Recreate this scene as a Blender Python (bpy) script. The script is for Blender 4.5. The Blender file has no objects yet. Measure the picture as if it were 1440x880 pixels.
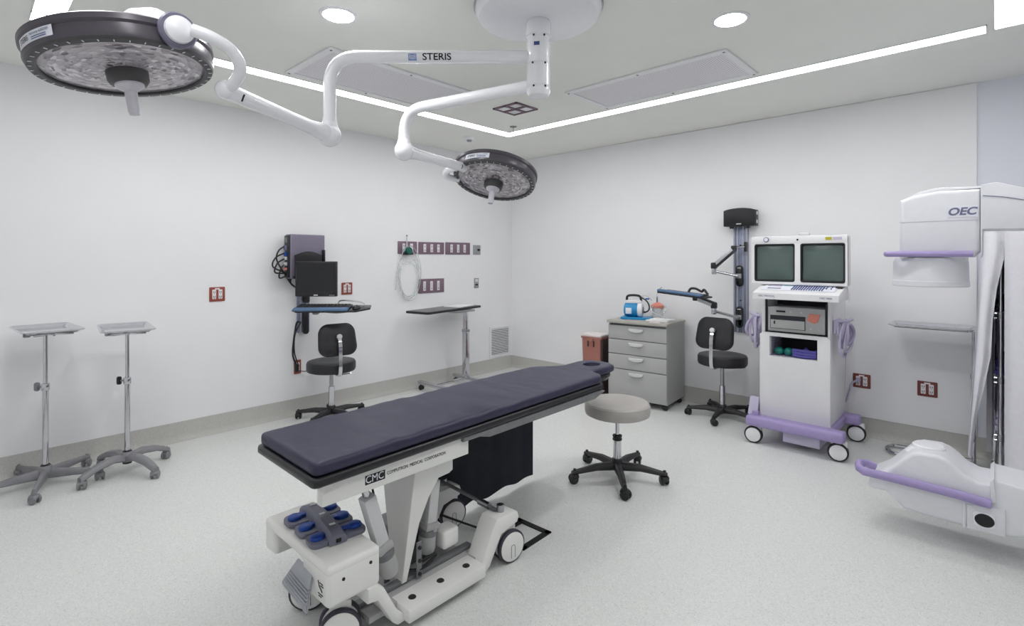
import bpy, bmesh, math, random
from mathutils import Vector, Matrix, noise
random.seed(7)
PI = math.pi
scene = bpy.context.scene
COL = scene.collection

# ------------------------------------------------------------------ camera
# focal length, horizon and yaw solved from the vanishing points of the two walls (1440 x 880 frame)
F, CX, CY, H = 732.0, 720.0, 362.0, 1.45
YAW = math.radians(43.06)
SN, CS = math.sin(YAW), math.cos(YAW)
cd = bpy.data.cameras.new('camera')
cam = bpy.data.objects.new('camera', cd); COL.objects.link(cam)
cam.location = (0, 0, H); cam.rotation_euler = (PI / 2, 0, YAW)
cd.sensor_width = 36.0; cd.lens = F / 1440 * 36.0
cd.shift_y = -(440 - CY) / 1440; cd.clip_start = 0.02
scene.camera = cam

# ------------------------------------------------------------------ world, exposure
wd = bpy.data.worlds.new('world'); scene.world = wd; wd.use_nodes = True
wd.node_tree.nodes['Background'].inputs[0].default_value = (0.8, 0.85, 0.9, 1)
wd.node_tree.nodes['Background'].inputs[1].default_value = 0.3
vs = scene.view_settings
vs.view_transform = 'Standard'; vs.look = 'None'; vs.gamma = 1.0
vs.use_curve_mapping = False
vs.exposure = 0.07
LED = 12.5          # radiance of the recessed ceiling strips
DOWN = 150.0         # radiance of the downlights

# ------------------------------------------------------------------ pixel -> place
def wd2(r, f): return CS * r - SN * f, SN * r + CS * f
def cw(r, f, z):                       # camera-aligned metres (right, forward, up from the eye)
    a, b = wd2(r, f); return Vector((a, b, H + z))
def ray(px, py):
    a, b = wd2((px - CX) / F, 1.0); return Vector((a, b, (CY - py) / F))
EYE = Vector((0, 0, H))
def FZ(px, py, z=0.0): d = ray(px, py); return EYE + d * ((z - H) / d.z)
def PXp(px, py, x): d = ray(px, py); return EYE + d * (x / d.x)
def PYp(px, py, y): d = ray(px, py); return EYE + d * (y / d.y)
def DP(px, py, t): return EYE + ray(px, py) * t

# ------------------------------------------------------------------ materials
def lin(v):
    v /= 255.0
    return v / 12.92 if v <= 0.04045 else ((v + 0.055) / 1.055) ** 2.4
def rgb(c): return (lin(c[0]), lin(c[1]), lin(c[2]), 1)
MATS = {}
def mat(name, c, rough=0.5, metal=0.0, vary=0.05, vs_=30.0, bump=0.0, bscale=200.0, coat=0.0, spec=0.5, emit=0.0, alpha=1.0, trans=0.0):
    m = bpy.data.materials.new(name); m.use_nodes = True; MATS[name] = m
    nt = m.node_tree; b = nt.nodes['Principled BSDF']
    b.inputs['Roughness'].default_value = rough; b.inputs['Metallic'].default_value = metal
    b.inputs['Coat Weight'].default_value = coat; b.inputs['Specular IOR Level'].default_value = spec
    b.inputs['Alpha'].default_value = alpha; b.inputs['Transmission Weight'].default_value = trans
    tc = nt.nodes.new('ShaderNodeTexCoord')
    n = nt.nodes.new('ShaderNodeTexNoise'); n.inputs['Scale'].default_value = vs_; n.inputs['Detail'].default_value = 3
    r = nt.nodes.new('ShaderNodeValToRGB'); col = rgb(c)
    k0, k1 = 1 - vary, 1 + vary
    r.color_ramp.elements[0].position = 0.3; r.color_ramp.elements[1].position = 0.7
    r.color_ramp.elements[0].color = (col[0]*k0, col[1]*k0, col[2]*k0, 1)
    r.color_ramp.elements[1].color = (min(1, col[0]*k1), min(1, col[1]*k1), min(1, col[2]*k1), 1)
    nt.links.new(tc.outputs['Object'], n.inputs['Vector']); nt.links.new(n.outputs['Fac'], r.inputs['Fac'])
    nt.links.new(r.outputs['Color'], b.inputs['Base Color'])
    if emit:
        b.inputs['Emission Color'].default_value = (1, 1, 1, 1); b.inputs['Emission Strength'].default_value = emit
    if bump:
        n2 = nt.nodes.new('ShaderNodeTexNoise'); n2.inputs['Scale'].default_value = bscale; n2.inputs['Detail'].default_value = 4
        bp = nt.nodes.new('ShaderNodeBump'); bp.inputs['Strength'].default_value = bump; bp.inputs['Distance'].default_value = 0.01
        nt.links.new(tc.outputs['Object'], n2.inputs['Vector']); nt.links.new(n2.outputs['Fac'], bp.inputs['Height'])
        nt.links.new(bp.outputs['Normal'], b.inputs['Normal'])
    return m
mat('wall', (245, 245, 247), 0.6, vary=0.012, vs_=2.0, bump=0.04, bscale=120)
mat('wall_cool', (234, 236, 246), 0.6, vary=0.012, vs_=2.0, bump=0.04, bscale=120)
mat('ceiling', (244, 245, 240), 0.8, vary=0.012, vs_=3.0, bump=0.03, bscale=150)
mat('base_vinyl', (196, 195, 191), 0.5, vary=0.10, vs_=140)
mat('white_plastic', (240, 240, 243), 0.35, vary=0.015)
mat('c_arm_white', (229, 230, 236), 0.35, vary=0.015)
mat('lamp_white', (242, 243, 248), 0.25, vary=0.01, coat=0.3)
mat('cart_white', (236, 236, 238), 0.4, vary=0.02, vs_=6)
mat('table_white', (238, 238, 235), 0.35, vary=0.02, vs_=5)
mat('cloth_white', (238, 237, 244), 0.85, vary=0.02, bump=0.15, bscale=60)
mat('paper', (245, 245, 246), 0.8, vary=0.02)
mat('chrome', (205, 205, 210), 0.10, 1.0, vary=0.05)
mat('steel', (170, 172, 176), 0.3, 1.0, vary=0.06)
mat('aluminium', (188, 189, 194), 0.38, 0.55, vary=0.05)
mat('grey_metal', (128, 129, 132), 0.45, 0.5, vary=0.05)
mat('grey_base', (140, 140, 144), 0.5, 0.2, vary=0.04)
mat('black_plastic', (30, 30, 33), 0.4, vary=0.08)
mat('black_gloss', (16, 17, 20), 0.18, vary=0.05)
mat('black_vinyl', (30, 30, 34), 0.42, vary=0.08, bump=0.05, bscale=300)
mat('navy_vinyl', (46, 46, 70), 0.42, vary=0.08, vs_=7, bump=0.2, bscale=9, spec=0.4)
mat('navy_shell', (24, 24, 29), 0.32, vary=0.08)
mat('lead_cloth', (30, 32, 42), 0.8, vary=0.12, vs_=12, bump=0.2, bscale=14)
mat('rubber', (38, 38, 40), 0.7, vary=0.08)
mat('rubber_violet', (62, 56, 70), 0.6, vary=0.08)
mat('grey_vinyl', (176, 172, 168), 0.5, vary=0.05, vs_=9, bump=0.1, bscale=200)
mat('cabinet_grey', (176, 176, 176), 0.45, vary=0.03, vs_=5)
mat('cabinet_side', (164, 164, 163), 0.45, vary=0.03, vs_=5)
mat('cabinet_top', (176, 173, 166), 0.5, vary=0.05, vs_=20)
mat('handle_grey', (214, 214, 216), 0.35, vary=0.02)
mat('purple', (166, 151, 200), 0.45, vary=0.03)
mat('purple_pale', (196, 190, 214), 0.5, vary=0.03)
mat('lavender_cable', (176, 168, 196), 0.5, vary=0.03)
mat('violet_cloth', (94, 88, 170), 0.8, vary=0.12, vs_=25)
mat('teal_ball', (22, 120, 112), 0.4, vary=0.08)
mat('lamp_dark', (82, 78, 86), 0.32, 0.2, vary=0.05)
mat('lamp_bezel', (62, 61, 63), 0.4, vary=0.05)
mat('lamp_ring', (112, 110, 130), 0.4, vary=0.05)
mat('handle_clear', (205, 203, 212), 0.35, vary=0.03)
mat('text_black', (22, 22, 26), 0.6, vary=0.05)
mat('text_blue', (70, 84, 140), 0.6, vary=0.05)
mat('text_violet', (120, 118, 150), 0.6, vary=0.05)
mat('logo_blue', (128, 146, 200), 0.5, vary=0.1, vs_=60)
mat('label_white', (235, 237, 246), 0.5, vary=0.02)
mat('outlet_red', (152, 72, 60), 0.5, vary=0.06)
mat('outlet_brown', (122, 62, 55), 0.5, vary=0.06)
mat('outlet_mauve', (126, 104, 118), 0.5, vary=0.05)
mat('outlet_white', (236, 232, 236), 0.4, vary=0.02)
mat('bin_red', (166, 110, 98), 0.55, vary=0.06, vs_=8)
mat('bin_dark', (58, 44, 42), 0.6, vary=0.06)
mat('bin_lid', (232, 222, 222), 0.5, vary=0.03)
mat('pump_blue', (24, 140, 198), 0.35, vary=0.05)
mat('coral', (226, 140, 124), 0.5, vary=0.05)
mat('pedal_grey', (120, 122, 138), 0.5, vary=0.05)
mat('pedal_blue', (24, 72, 166), 0.4, vary=0.06)
mat('brake_grey', (160, 163, 170), 0.5, vary=0.04)
mat('computer_violet', (128, 122, 140), 0.4, 0.2, vary=0.04)
mat('track_blue', (150, 156, 182), 0.35, 0.6, vary=0.04)
mat('keyboard_blue', (88, 116, 150), 0.6, vary=0.05)
mat('screen_dark', (22, 23, 27), 0.25, vary=0.05)
mat('crt_glass', (86, 102, 98), 0.12, vary=0.06, vs_=3)
mat('cyan_print', (150, 210, 216), 0.5, vary=0.05)
mat('printer_grey', (186, 187, 187), 0.45, vary=0.03)
mat('dark_cavity', (48, 47, 56), 0.7, vary=0.05)
mat('yellow_wire', (190, 180, 40), 0.5, vary=0.1)
mat('tape_black', (26, 26, 28), 0.7, vary=0.1)
mat('clear_plastic', (235, 238, 240), 0.15, vary=0.02, alpha=0.35)
mat('tubing', (226, 232, 232), 0.2, vary=0.04, alpha=0.4)
mat('teal_fitting', (24, 96, 88), 0.4, vary=0.06)
mat('led', (255, 255, 255), 0.5, emit=LED)
mat('downlight', (255, 255, 255), 0.5, emit=DOWN)

def mat_floor():
    m = bpy.data.materials.new('floor_vinyl'); m.use_nodes = True; MATS['floor_vinyl'] = m
    nt = m.node_tree; b = nt.nodes['Principled BSDF']
    tc = nt.nodes.new('ShaderNodeTexCoord')
    v = nt.nodes.new('ShaderNodeTexVoronoi'); v.inputs['Scale'].default_value = 240
    n = nt.nodes.new('ShaderNodeTexNoise'); n.inputs['Scale'].default_value = 60; n.inputs['Detail'].default_value = 5
    n2 = nt.nodes.new('ShaderNodeTexNoise'); n2.inputs['Scale'].default_value = 1.2
    for q in (v, n, n2): nt.links.new(tc.outputs['Object'], q.inputs['Vector'])
    sp = nt.nodes.new('ShaderNodeSeparateColor'); nt.links.new(v.outputs['Color'], sp.inputs[0])
    r = nt.nodes.new('ShaderNodeValToRGB')
    e = r.color_ramp.elements
    e[0].position = 0.0; e[0].color = rgb((206, 208, 206))
    e[1].position = 1.0; e[1].color = rgb((240, 241, 240))
    q = e.new(0.16); q.color = rgb((224, 226, 224))
    q = e.new(0.85); q.color = rgb((228, 230, 228))
    nt.links.new(sp.outputs[0], r.inputs['Fac'])
    mx = nt.nodes.new('ShaderNodeMix'); mx.data_type = 'RGBA'; mx.blend_type = 'MULTIPLY'; mx.inputs[0].default_value = 0.10
    nt.links.new(r.outputs['Color'], mx.inputs[6]); nt.links.new(n.outputs['Fac'], mx.inputs[7])
    nt.links.new(mx.outputs[2], b.inputs['Base Color'])
    rr_ = nt.nodes.new('ShaderNodeMapRange'); rr_.inputs[3].default_value = 0.30; rr_.inputs[4].default_value = 0.42
    nt.links.new(n2.outputs['Fac'], rr_.inputs[0]); nt.links.new(rr_.outputs[0], b.inputs['Roughness'])
    b.inputs['Specular IOR Level'].default_value = 0.35
mat_floor()
def mat_lens():
    # faceted reflector seen through the lamp's clear cover: streaks laid round the centre
    m = bpy.data.materials.new('lamp_lens'); m.use_nodes = True; MATS['lamp_lens'] = m
    nt = m.node_tree; b = nt.nodes['Principled BSDF']
    uv = nt.nodes.new('ShaderNodeTexCoord')
    sx = nt.nodes.new('ShaderNodeSeparateXYZ'); nt.links.new(uv.outputs['UV'], sx.inputs[0])
    cb = nt.nodes.new('ShaderNodeCombineXYZ')
    def mul(sock, k):
        q = nt.nodes.new('ShaderNodeMath'); q.operation = 'MULTIPLY'; q.inputs[1].default_value = k; nt.links.new(sock, q.inputs[0]); return q.outputs[0]
    nt.links.new(mul(sx.outputs[0], 34), cb.inputs[0]); nt.links.new(mul(sx.outputs[1], 15), cb.inputs[1])
    v = nt.nodes.new('ShaderNodeTexVoronoi'); v.inputs['Scale'].default_value = 1.3
    nt.links.new(cb.outputs[0], v.inputs['Vector'])
    sp = nt.nodes.new('ShaderNodeSeparateColor'); nt.links.new(v.outputs['Color'], sp.inputs[0])
    r = nt.nodes.new('ShaderNodeValToRGB'); e = r.color_ramp.elements
    e[0].position = 0; e[0].color = rgb((96, 88, 98)); e[1].position = 1; e[1].color = rgb((228, 222, 228))
    q = e.new(0.2); q.color = rgb((160, 152, 160)); q = e.new(0.75); q.color = rgb((190, 184, 190))
    nt.links.new(sp.outputs[0], r.inputs['Fac']); nt.links.new(r.outputs['Color'], b.inputs['Base Color'])
    b.inputs['Roughness'].default_value = 0.3; b.inputs['Metallic'].default_value = 0.25; b.inputs['Coat Weight'].default_value = 0.4
    bp = nt.nodes.new('ShaderNodeBump'); bp.inputs['Strength'].default_value = 0.5; bp.inputs['Distance'].default_value = 0.006
    nt.links.new(v.outputs['Distance'], bp.inputs['Height']); nt.links.new(bp.outputs['Normal'], b.inputs['Normal'])
mat_lens()
def mat_perf():
    m = bpy.data.materials.new('perforated'); m.use_nodes = True; MATS['perforated'] = m
    nt = m.node_tree; b = nt.nodes['Principled BSDF']
    tc = nt.nodes.new('ShaderNodeTexCoord'); mp = nt.nodes.new('ShaderNodeMapping'); mp.inputs['Scale'].default_value = (70, 70, 70)
    fr = nt.nodes.new('ShaderNodeVectorMath'); fr.operation = 'FRACTION'
    sb = nt.nodes.new('ShaderNodeVectorMath'); sb.operation = 'SUBTRACT'; sb.inputs[1].default_value = (.5, .5, 0)
    sx = nt.nodes.new('ShaderNodeSeparateXYZ'); cb = nt.nodes.new('ShaderNodeCombineXYZ')
    ln = nt.nodes.new('ShaderNodeVectorMath'); ln.operation = 'LENGTH'
    gt = nt.nodes.new('ShaderNodeMath'); gt.operation = 'GREATER_THAN'; gt.inputs[1].default_value = 0.26
    mx = nt.nodes.new('ShaderNodeMix'); mx.data_type = 'RGBA'
    mx.inputs[6].default_value = rgb((165, 165, 170)); mx.inputs[7].default_value = rgb((243, 241, 245))
    L = nt.links.new
    L(tc.outputs['Object'], mp.inputs[0]); L(mp.outputs[0], fr.inputs[0]); L(fr.outputs[0], sb.inputs[0]); L(sb.outputs[0], sx.inputs[0])
    L(sx.outputs[0], cb.inputs[0]); L(sx.outputs[1], cb.inputs[1]); L(cb.outputs[0], ln.inputs[0]); L(ln.outputs['Value'], gt.inputs[0])
    L(gt.outputs[0], mx.inputs[0]); L(mx.outputs[2], b.inputs['Base Color']); b.inputs['Roughness'].default_value = 0.6
mat_perf()

# ------------------------------------------------------------------ mesh helpers
def basis(z, x=None):
    z = Vector(z).normalized()
    ref = Vector(x) if x is not None else (Vector((1, 0, 0)) if abs(z.x) < 0.9 else Vector((0, 1, 0)))
    y = z.cross(ref).normalized(); x = y.cross(z).normalized()
    return Matrix((x, y, z)).transposed().to_4x4()
def place(o, z=(0, 0, 1), x=None): return Matrix.Translation(Vector(o)) @ basis(z, x)
def sm(pts, k=6, closed=False):                      # Catmull-Rom through the points
    P = [Vector(p) for p in pts]; n = len(P); out = []
    rng = range(n if closed else n - 1)
    for i in rng:
        if closed: a, b, c, d = P[(i-1) % n], P[i], P[(i+1) % n], P[(i+2) % n]
        else: a, b, c, d = P[max(i-1, 0)], P[i], P[i+1], P[min(i+2, n-1)]
        for j in range(k):
            t = j / k
            out.append(0.5*((2*b) + (c-a)*t + (2*a-5*b+4*c-d)*t*t + (3*b-a-3*c+d)*t**3))
    if not closed: out.append(P[-1])
    return out
def rr(w, h, r, n=5, cx=0, cy=0):
    out = []
    for (sx, sy, a0) in ((1, 1, 0), (-1, 1, 90), (-1, -1, 180), (1, -1, 270)):
        for i in range(n + 1):
            a = math.radians(a0 + 90 * i / n)
            out.append((cx + sx*(w/2 - r) + r*math.cos(a), cy + sy*(h/2 - r) + r*math.sin(a)))
    return out
class MB:
    def __init__(s, M=None): s.bm = bmesh.new(); s.M = M or Matrix.Identity(4); s.uvs = False
    def _merge(s, t, M=None):
        t.transform(s.M @ (M or Matrix.Identity(4)))
        me = bpy.data.meshes.new('tmp'); t.to_mesh(me); t.free(); s.bm.from_mesh(me); bpy.data.meshes.remove(me); return s
    def box(s, c, d, bev=0.0, seg=2, M=None):
        t = bmesh.new(); bmesh.ops.create_cube(t, size=1.0); t.transform(Matrix.Diagonal((d[0], d[1], d[2], 1)))
        if bev: bmesh.ops.bevel(t, geom=t.edges[:], offset=min(bev, min(d)*0.49), segments=seg, profile=0.5, affect='EDGES')
        return s._merge(t, (M or Matrix.Identity(4)) @ Matrix.Translation(Vector(c)))
    def bx(s, x0, x1, y0, y1, z0, z1, bev=0.0, seg=2, M=None):
        return s.box(((x0+x1)/2, (y0+y1)/2, (z0+z1)/2), (abs(x1-x0), abs(y1-y0), abs(z1-z0)), bev, seg, M)
    def cyl(s, p0, p1, r0, r1=None, n=20, bev=0.0):
        p0, p1 = Vector(p0), Vector(p1); r1 = r0 if r1 is None else r1; L = (p1-p0).length
        prof = [(0, 0), (r0, 0), (r1, L), (0, L)]
        if bev: prof = [(0, 0), (r0-bev, 0), (r0-bev*.3, bev*.3), (r0, bev), (r1, L-bev), (r1-bev*.3, L-bev*.3), (r1-bev, L), (0, L)]
        return s.lathe(prof, n, place(p0, p1-p0))
    def lathe(s, prof, n=24, M=None, uv=False, arc=None):
        t = bmesh.new(); rings = []; a1 = arc or 2*PI
        for (r, z) in prof:
            if r < 1e-6: rings.append([t.verts.new((0, 0, z))])
            else: rings.append([t.verts.new((r*math.cos(a1*i/n), r*math.sin(a1*i/n), z)) for i in range(n if not arc else n+1)])
        uvl = t.loops.layers.uv.new('uv') if uv else None
        for k in range(len(rings)-1):
            A, B = rings[k], rings[k+1]
            for i in range(n):
                j = (i+1) % n if not arc else i+1
                if len(A) == 1 and len(B) == 1: continue
                if len(A) == 1: f = t.faces.new((A[0], B[j], B[i])); q = ((k, i), (k+1, i+1), (k+1, i))
                elif len(B) == 1: f = t.faces.new((A[i], A[j], B[0])); q = ((k, i), (k, i+1), (k+1, i))
                else: f = t.faces.new((A[i], A[j], B[j], B[i])); q = ((k, i), (k, i+1), (k+1, i+1), (k+1, i))
                if uv:
                    for l, (a, b) in zip(f.loops, q): l[uvl].uv = (b / n, prof[a][0] / prof[-1][0] if prof[-1][0] else prof[a][0] / prof[0][0])
        return s._merge(t, M)
    def tube(s, pts, r, n=10, closed=False, flat=1.0):
        P = [Vector(p) for p in pts]; m = len(P); R = r if isinstance(r, (list, tuple)) else [r]*m
        t = bmesh.new(); rings = []; prev = None
        for i in range(m):
            d = ((P[(i+1) % m] - P[i-1]) if closed else (P[min(i+1, m-1)] - P[max(i-1, 0)]))
            d = d.normalized() if d.length > 1e-9 else Vector((0, 0, 1))
            if prev is None:
                u = d.cross(Vector((0, 0, 1)) if abs(d.z) < 0.9 else Vector((1, 0, 0))).normalized()
            else: u = (prev - d * prev.dot(d)).normalized()
            prev = u; v = d.cross(u)
            rings.append([t.verts.new(P[i] + (u*math.cos(2*PI*k/n) + v*math.sin(2*PI*k/n)*flat)*R[i]) for k in range(n)])
        for i in range(m if closed else m-1):
            A, B = rings[i], rings[(i+1) % m]
            for k in range(n): t.faces.new((A[k], A[(k+1) % n], B[(k+1) % n], B[k]))
        if not closed: t.faces.new(rings[0][::-1]); t.faces.new(rings[-1])
        return s._merge(t)
    def prism(s, poly, axis, a0, a1, bev=0.0, seg=2, M=None):
        t = bmesh.new()
        def co(p, a): return {'x': (a, p[0], p[1]), 'y': (p[0], a, p[1]), 'z': (p[0], p[1], a)}[axis]
        A = [t.verts.new(co(p, a0)) for p in poly]; B = [t.verts.new(co(p, a1)) for p in poly]; n = len(poly)
        t.faces.new(A); t.faces.new(B[::-1])
        for i in range(n): t.faces.new((A[i], B[i], B[(i+1) % n], A[(i+1) % n]))
        bmesh.ops.recalc_face_normals(t, faces=t.faces[:])
        if bev:
            cap = [e for e in t.edges if (e.verts[0] in A) == (e.verts[1] in A)]
            bmesh.ops.bevel(t, geom=cap, offset=bev, segments=seg, profile=0.5, affect='EDGES', clamp_overlap=True)
        return s._merge(t, M)
    def ball(s, c, r, sc=(1, 1, 1), n=16, M=None):
        t = bmesh.new(); bmesh.ops.create_uvsphere(t, u_segments=n, v_segments=max(6, n*2//3), radius=r)
        t.transform(Matrix.Diagonal((sc[0], sc[1], sc[2], 1)))
        return s._merge(t, Matrix.Translation(Vector(c)) @ (M or Matrix.Identity(4)))
    def grid(s, rows, close=False):
        t = bmesh.new(); V = [[t.verts.new(p) for p in r] for r in rows]
        for i in range(len(V)-1):
            for j in range(len(V[0])-1): t.faces.new((V[i][j], V[i][j+1], V[i+1][j+1], V[i+1][j]))
        return s._merge(t)
    def text(s, body, size, M, depth=0.0006, align='CENTER', warp=None, sx=1.0, bold=0.0):
        cu = bpy.data.curves.new('txt', 'FONT'); cu.body = body; cu.size = size; cu.extrude = depth; cu.align_x = align; cu.align_y = 'CENTER'; cu.offset = bold
        ob = bpy.data.objects.new('txt', cu); COL.objects.link(ob); bpy.context.view_layer.update()
        dg = bpy.context.evaluated_depsgraph_get()
        me = bpy.data.meshes.new_from_object(ob.evaluated_get(dg))
        t = bmesh.new(); t.from_mesh(me)
        if warp:
            for _ in range(4):
                bmesh.ops.triangulate(t, faces=t.faces[:])
                lg = [e for e in t.edges if abs(e.verts[0].co.y-e.verts[1].co.y) > size*.12 or abs(e.verts[0].co.x-e.verts[1].co.x) > size*.4]
                if lg: bmesh.ops.subdivide_edges(t, edges=lg, cuts=1)
        for v in t.verts:
            v.co.x *= sx
            if warp: v.co = warp(v.co)
        bpy.data.objects.remove(ob); bpy.data.curves.remove(cu); bpy.data.meshes.remove(me)
        return s._merge(t, M)
    def build(s, name, material, parent=None, label=None, ang=35, loc=None, local=False):
        bm = s.bm
        root = ROOT.get(parent.name) if parent else None
        if root is not None and not local: bm.transform(root.inverted())
        if loc is not None: bm.transform(Matrix.Translation(-Vector(loc)))
        bmesh.ops.recalc_face_normals(bm, faces=bm.faces[:]) if not s.uvs else None
        me = bpy.data.meshes.new(name); bm.to_mesh(me); bm.free()
        me.materials.append(MATS[material])
        for p in me.polygons: p.use_smooth = True
        me.set_sharp_from_angle(angle=math.radians(ang))
        o = bpy.data.objects.new(name, me); COL.objects.link(o)
        if loc is not None: o.location = loc
        if parent: o.parent = parent; ROOT[o.name] = root
        if label: o['label'] = label
        return o
ROOT = {}
def thing(name, label, cat, loc=(0, 0, 0), rz=0.0, group=None):
    o = bpy.data.objects.new(name, None); COL.objects.link(o); o.empty_display_size = 0.05
    o.location = loc; o.rotation_euler = (0, 0, rz); o['label'] = label; o['category'] = cat
    if group: o['group'] = group
    ROOT[o.name] = Matrix.Translation(Vector(loc)) @ Matrix.Rotation(rz, 4, 'Z')
    return o
def tag(o, label, cat, group=None):
    o['label'] = label; o['category'] = cat
    if group: o['group'] = group
    return o
def struct(o): o['kind'] = 'structure'; return o
# ================================================================== the room
XL, YB, ZC, XR, YF = -4.74, 5.07, 2.72, 1.9, -0.95
struct(MB().bx(XL-.1, XR+.1, YF-.1, YB+.1, -.1, 0).build('floor', 'floor_vinyl'))
struct(MB().bx(XL-.1, XR+.1, YF-.1, YB+.1, ZC, ZC+.1).build('ceiling', 'ceiling'))
struct(MB().bx(XL-.1, XL, YF-.1, YB+.1, 0, ZC).build('wall_left', 'wall'))
wb = struct(MB().bx(XL, XR, YB, YB+.1, 0, ZC).build('wall_back', 'wall_cool'))
struct(MB().bx(XR, XR+.1, YF-.1, YB+.1, 0, ZC).build('wall_right', 'wall'))
struct(MB().bx(XL, XR, YF-.1, YF, 0, ZC).build('wall_front', 'wall'))
PB = YB - .012                                      # face of the proud middle panel
MB().bx(-3.263, -.113, PB, YB, .15, ZC-.002, .002, 1).build('wall_panel', 'wall', wb)
MB().bx(XL+.001, -3.266, YB-.003, YB, .15, ZC-.002).build('wall_panel', 'wall', wb)
# coved vinyl skirting: a profile swept along each wall, rounded where it meets the floor and corner
cove = [(0, .15), (.006, .15), (.007, .05), (.012, .026), (.024, .009), (.045, .002), (.046, 0), (0, 0)]
struct(MB().prism([(XL+a, z) for a, z in cove], 'y', YF, YB).build('baseboard_left', 'base_vinyl'))
struct(MB().prism([(YB-a, z) for a, z in cove][::-1], 'x', XL, XR).build('baseboard_back', 'base_vinyl'))
struct(MB().prism([(XR-a, z) for a, z in cove][::-1], 'y', YF, YB).build('baseboard_right', 'base_vinyl'))
struct(MB().prism([(YF+a, z) for a, z in cove], 'x', XL, XR).build('baseboard_front', 'base_vinyl'))
# ------------------------------------------------------------------ ceiling light strips: a rectangle of four
LX0, LX1, LY0, LY1, LW = -3.765, .115, .265, 3.975, .135
def strip(x0, x1, y0, y1, label):
    c = ((x0+x1)/2, (y0+y1)/2, ZC)
    t = thing('ceiling_light_strip', label, 'light strip', c, 0, 'recessed light strips framing the ceiling')
    MB().bx(x0+.006, x1-.006, y0+.006, y1-.006, ZC-.004, ZC).build('diffuser', 'led', t)
    m = MB()
    for a in ((x0, x1, y0, y0+.006), (x0, x1, y1-.006, y1), (x0, x0+.006, y0, y1), (x1-.006, x1, y0, y1)): m.bx(*a, ZC-.006, ZC)
    m.build('trim_frame', 'white_plastic', t)
strip(LX0, LX0+LW, LY0, LY1, 'glowing ceiling light strip running parallel to the left wall')
strip(LX0+LW+.002, LX1-LW-.025, LY1-LW, LY1, 'glowing ceiling light strip running parallel to the back wall')
strip(LX1-LW, LX1, LY0+LW+.02, LY1-.03, 'short bright stretch of ceiling light strip at the upper right edge')
strip(LX0+LW+.004, LX1, LY0, LY0+LW, 'bright end of ceiling light strip at the upper left edge behind the large lamp head')

def downlight(x, y, label):
    t = thing('downlight', label, 'downlight', (x, y, ZC), 0, 'round downlights')
    MB(Matrix.Translation((x, y, ZC))).lathe([(.078, -.0005), (.078, -.007), (.096, -.005), (.098, 0)], 40).build('trim_ring', 'white_plastic', t)
    MB(Matrix.Translation((x, y, ZC))).lathe([(0, -.005), (.05, -.005), (.0775, -.003), (.0775, 0)], 40).build('lens', 'downlight', t)
downlight(-2.525, 1.371, 'round recessed downlight left of the lamp mount')
downlight(-1.044, 2.822, 'round recessed downlight right of the lamp mount')

def diffuser_panel(x0, x1, y0, y1, label):
    t = thing('air_diffuser', label, 'air diffuser', ((x0+x1)/2, (y0+y1)/2, ZC), 0, 'perforated ceiling air panels')
    m = MB(); w = .045
    for a in ((x0, x1, y0, y0+w), (x0, x1, y1-w, y1), (x0, x0+w, y0+w, y1-w), (x1-w, x1, y0+w, y1-w)): m.bx(*a, ZC-.014, ZC, .003, 1)
    m.build('frame', 'white_plastic', t)
    MB().bx(x0+w, x1-w, y0+w, y1-w, ZC-.008, ZC).build('perforated_face', 'perforated', t)
    nx, ny = (3, 2) if x1-x0 > y1-y0 else (2, 3)
    for i in range(nx):
        for j in range(ny):
            px = x0+w*.5+(x1-x0-w)*i/(nx-1); py = y0+w*.5+(y1-y0-w)*j/(ny-1)
            MB().cyl((px, py, ZC-.0165), (px, py, ZC-.013), .008, n=10).build('screw', 'grey_metal', t)
diffuser_panel(-3.56, -2.935, 1.535, 2.76, 'perforated ceiling air panel behind the horizontal lamp arms')
diffuser_panel(-2.43, -1.205, 3.19, 3.77, 'perforated ceiling air panel right of the lamp post')

t = thing('ceiling_grille', 'small square ceiling vent with four dark openings below the lamp post', 'vent', (-3.007, 3.26, ZC))
m = MB(); g0, g1, h0, h1 = -3.145, -2.87, 3.125, 3.395
for a in ((g0, g1, h0, h0+.02), (g0, g1, h1-.02, h1), (g0, g0+.02, h0, h1), (g1-.02, g1, h0, h1), ((g0+g1)/2-.012, (g0+g1)/2+.012, h0, h1), (g0, g1, (h0+h1)/2-.012, (h0+h1)/2+.012)):
    m.bx(*a, ZC-.012, ZC)
m.build('frame', 'outlet_mauve', t)
MB().bx(g0+.004, g1-.004, h0+.004, h1-.004, ZC-.004, ZC).build('back_plate', 'outlet_mauve', t)
for i in range(2):
    for j in range(2):
        cx = g0 + (g1-g0)*(.25+.5*i); cy = h0 + (h1-h0)*(.25+.5*j)
        MB().prism(rr(.09, .085, .01, 3, cx, cy), 'z', ZC-.007, ZC-.004).build('louver', 'white_plastic' if (i+j) % 2 == 0 else 'handle_grey', t)
t = thing('sprinkler', 'small dark fire sprinkler head hanging near the ceiling strip corner', 'sprinkler', (-3.44, 3.70, ZC))
MB(Matrix.Translation((-3.44, 3.70, ZC))).lathe([(0, -.006), (.03, -.006), (.036, 0)], 24).build('escutcheon', 'grey_metal', t)
MB(Matrix.Translation((-3.44, 3.70, ZC))).lathe([(0, -.05), (.018, -.05), (.018, -.046), (.006, -.044), (.006, -.004), (0, -.004)], 16).build('deflector', 'chrome', t)
t = thing('smoke_detector', 'round white smoke detector on the ceiling beside the strip corner', 'smoke detector', (-4.085, 3.71, ZC))
MB(Matrix.Translation((-4.085, 3.71, ZC))).lathe([(0, -.03), (.045, -.03), (.055, -.022), (.058, -.006), (.07, -.004), (.07, 0)], 32).build('housing', 'white_plastic', t)
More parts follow.
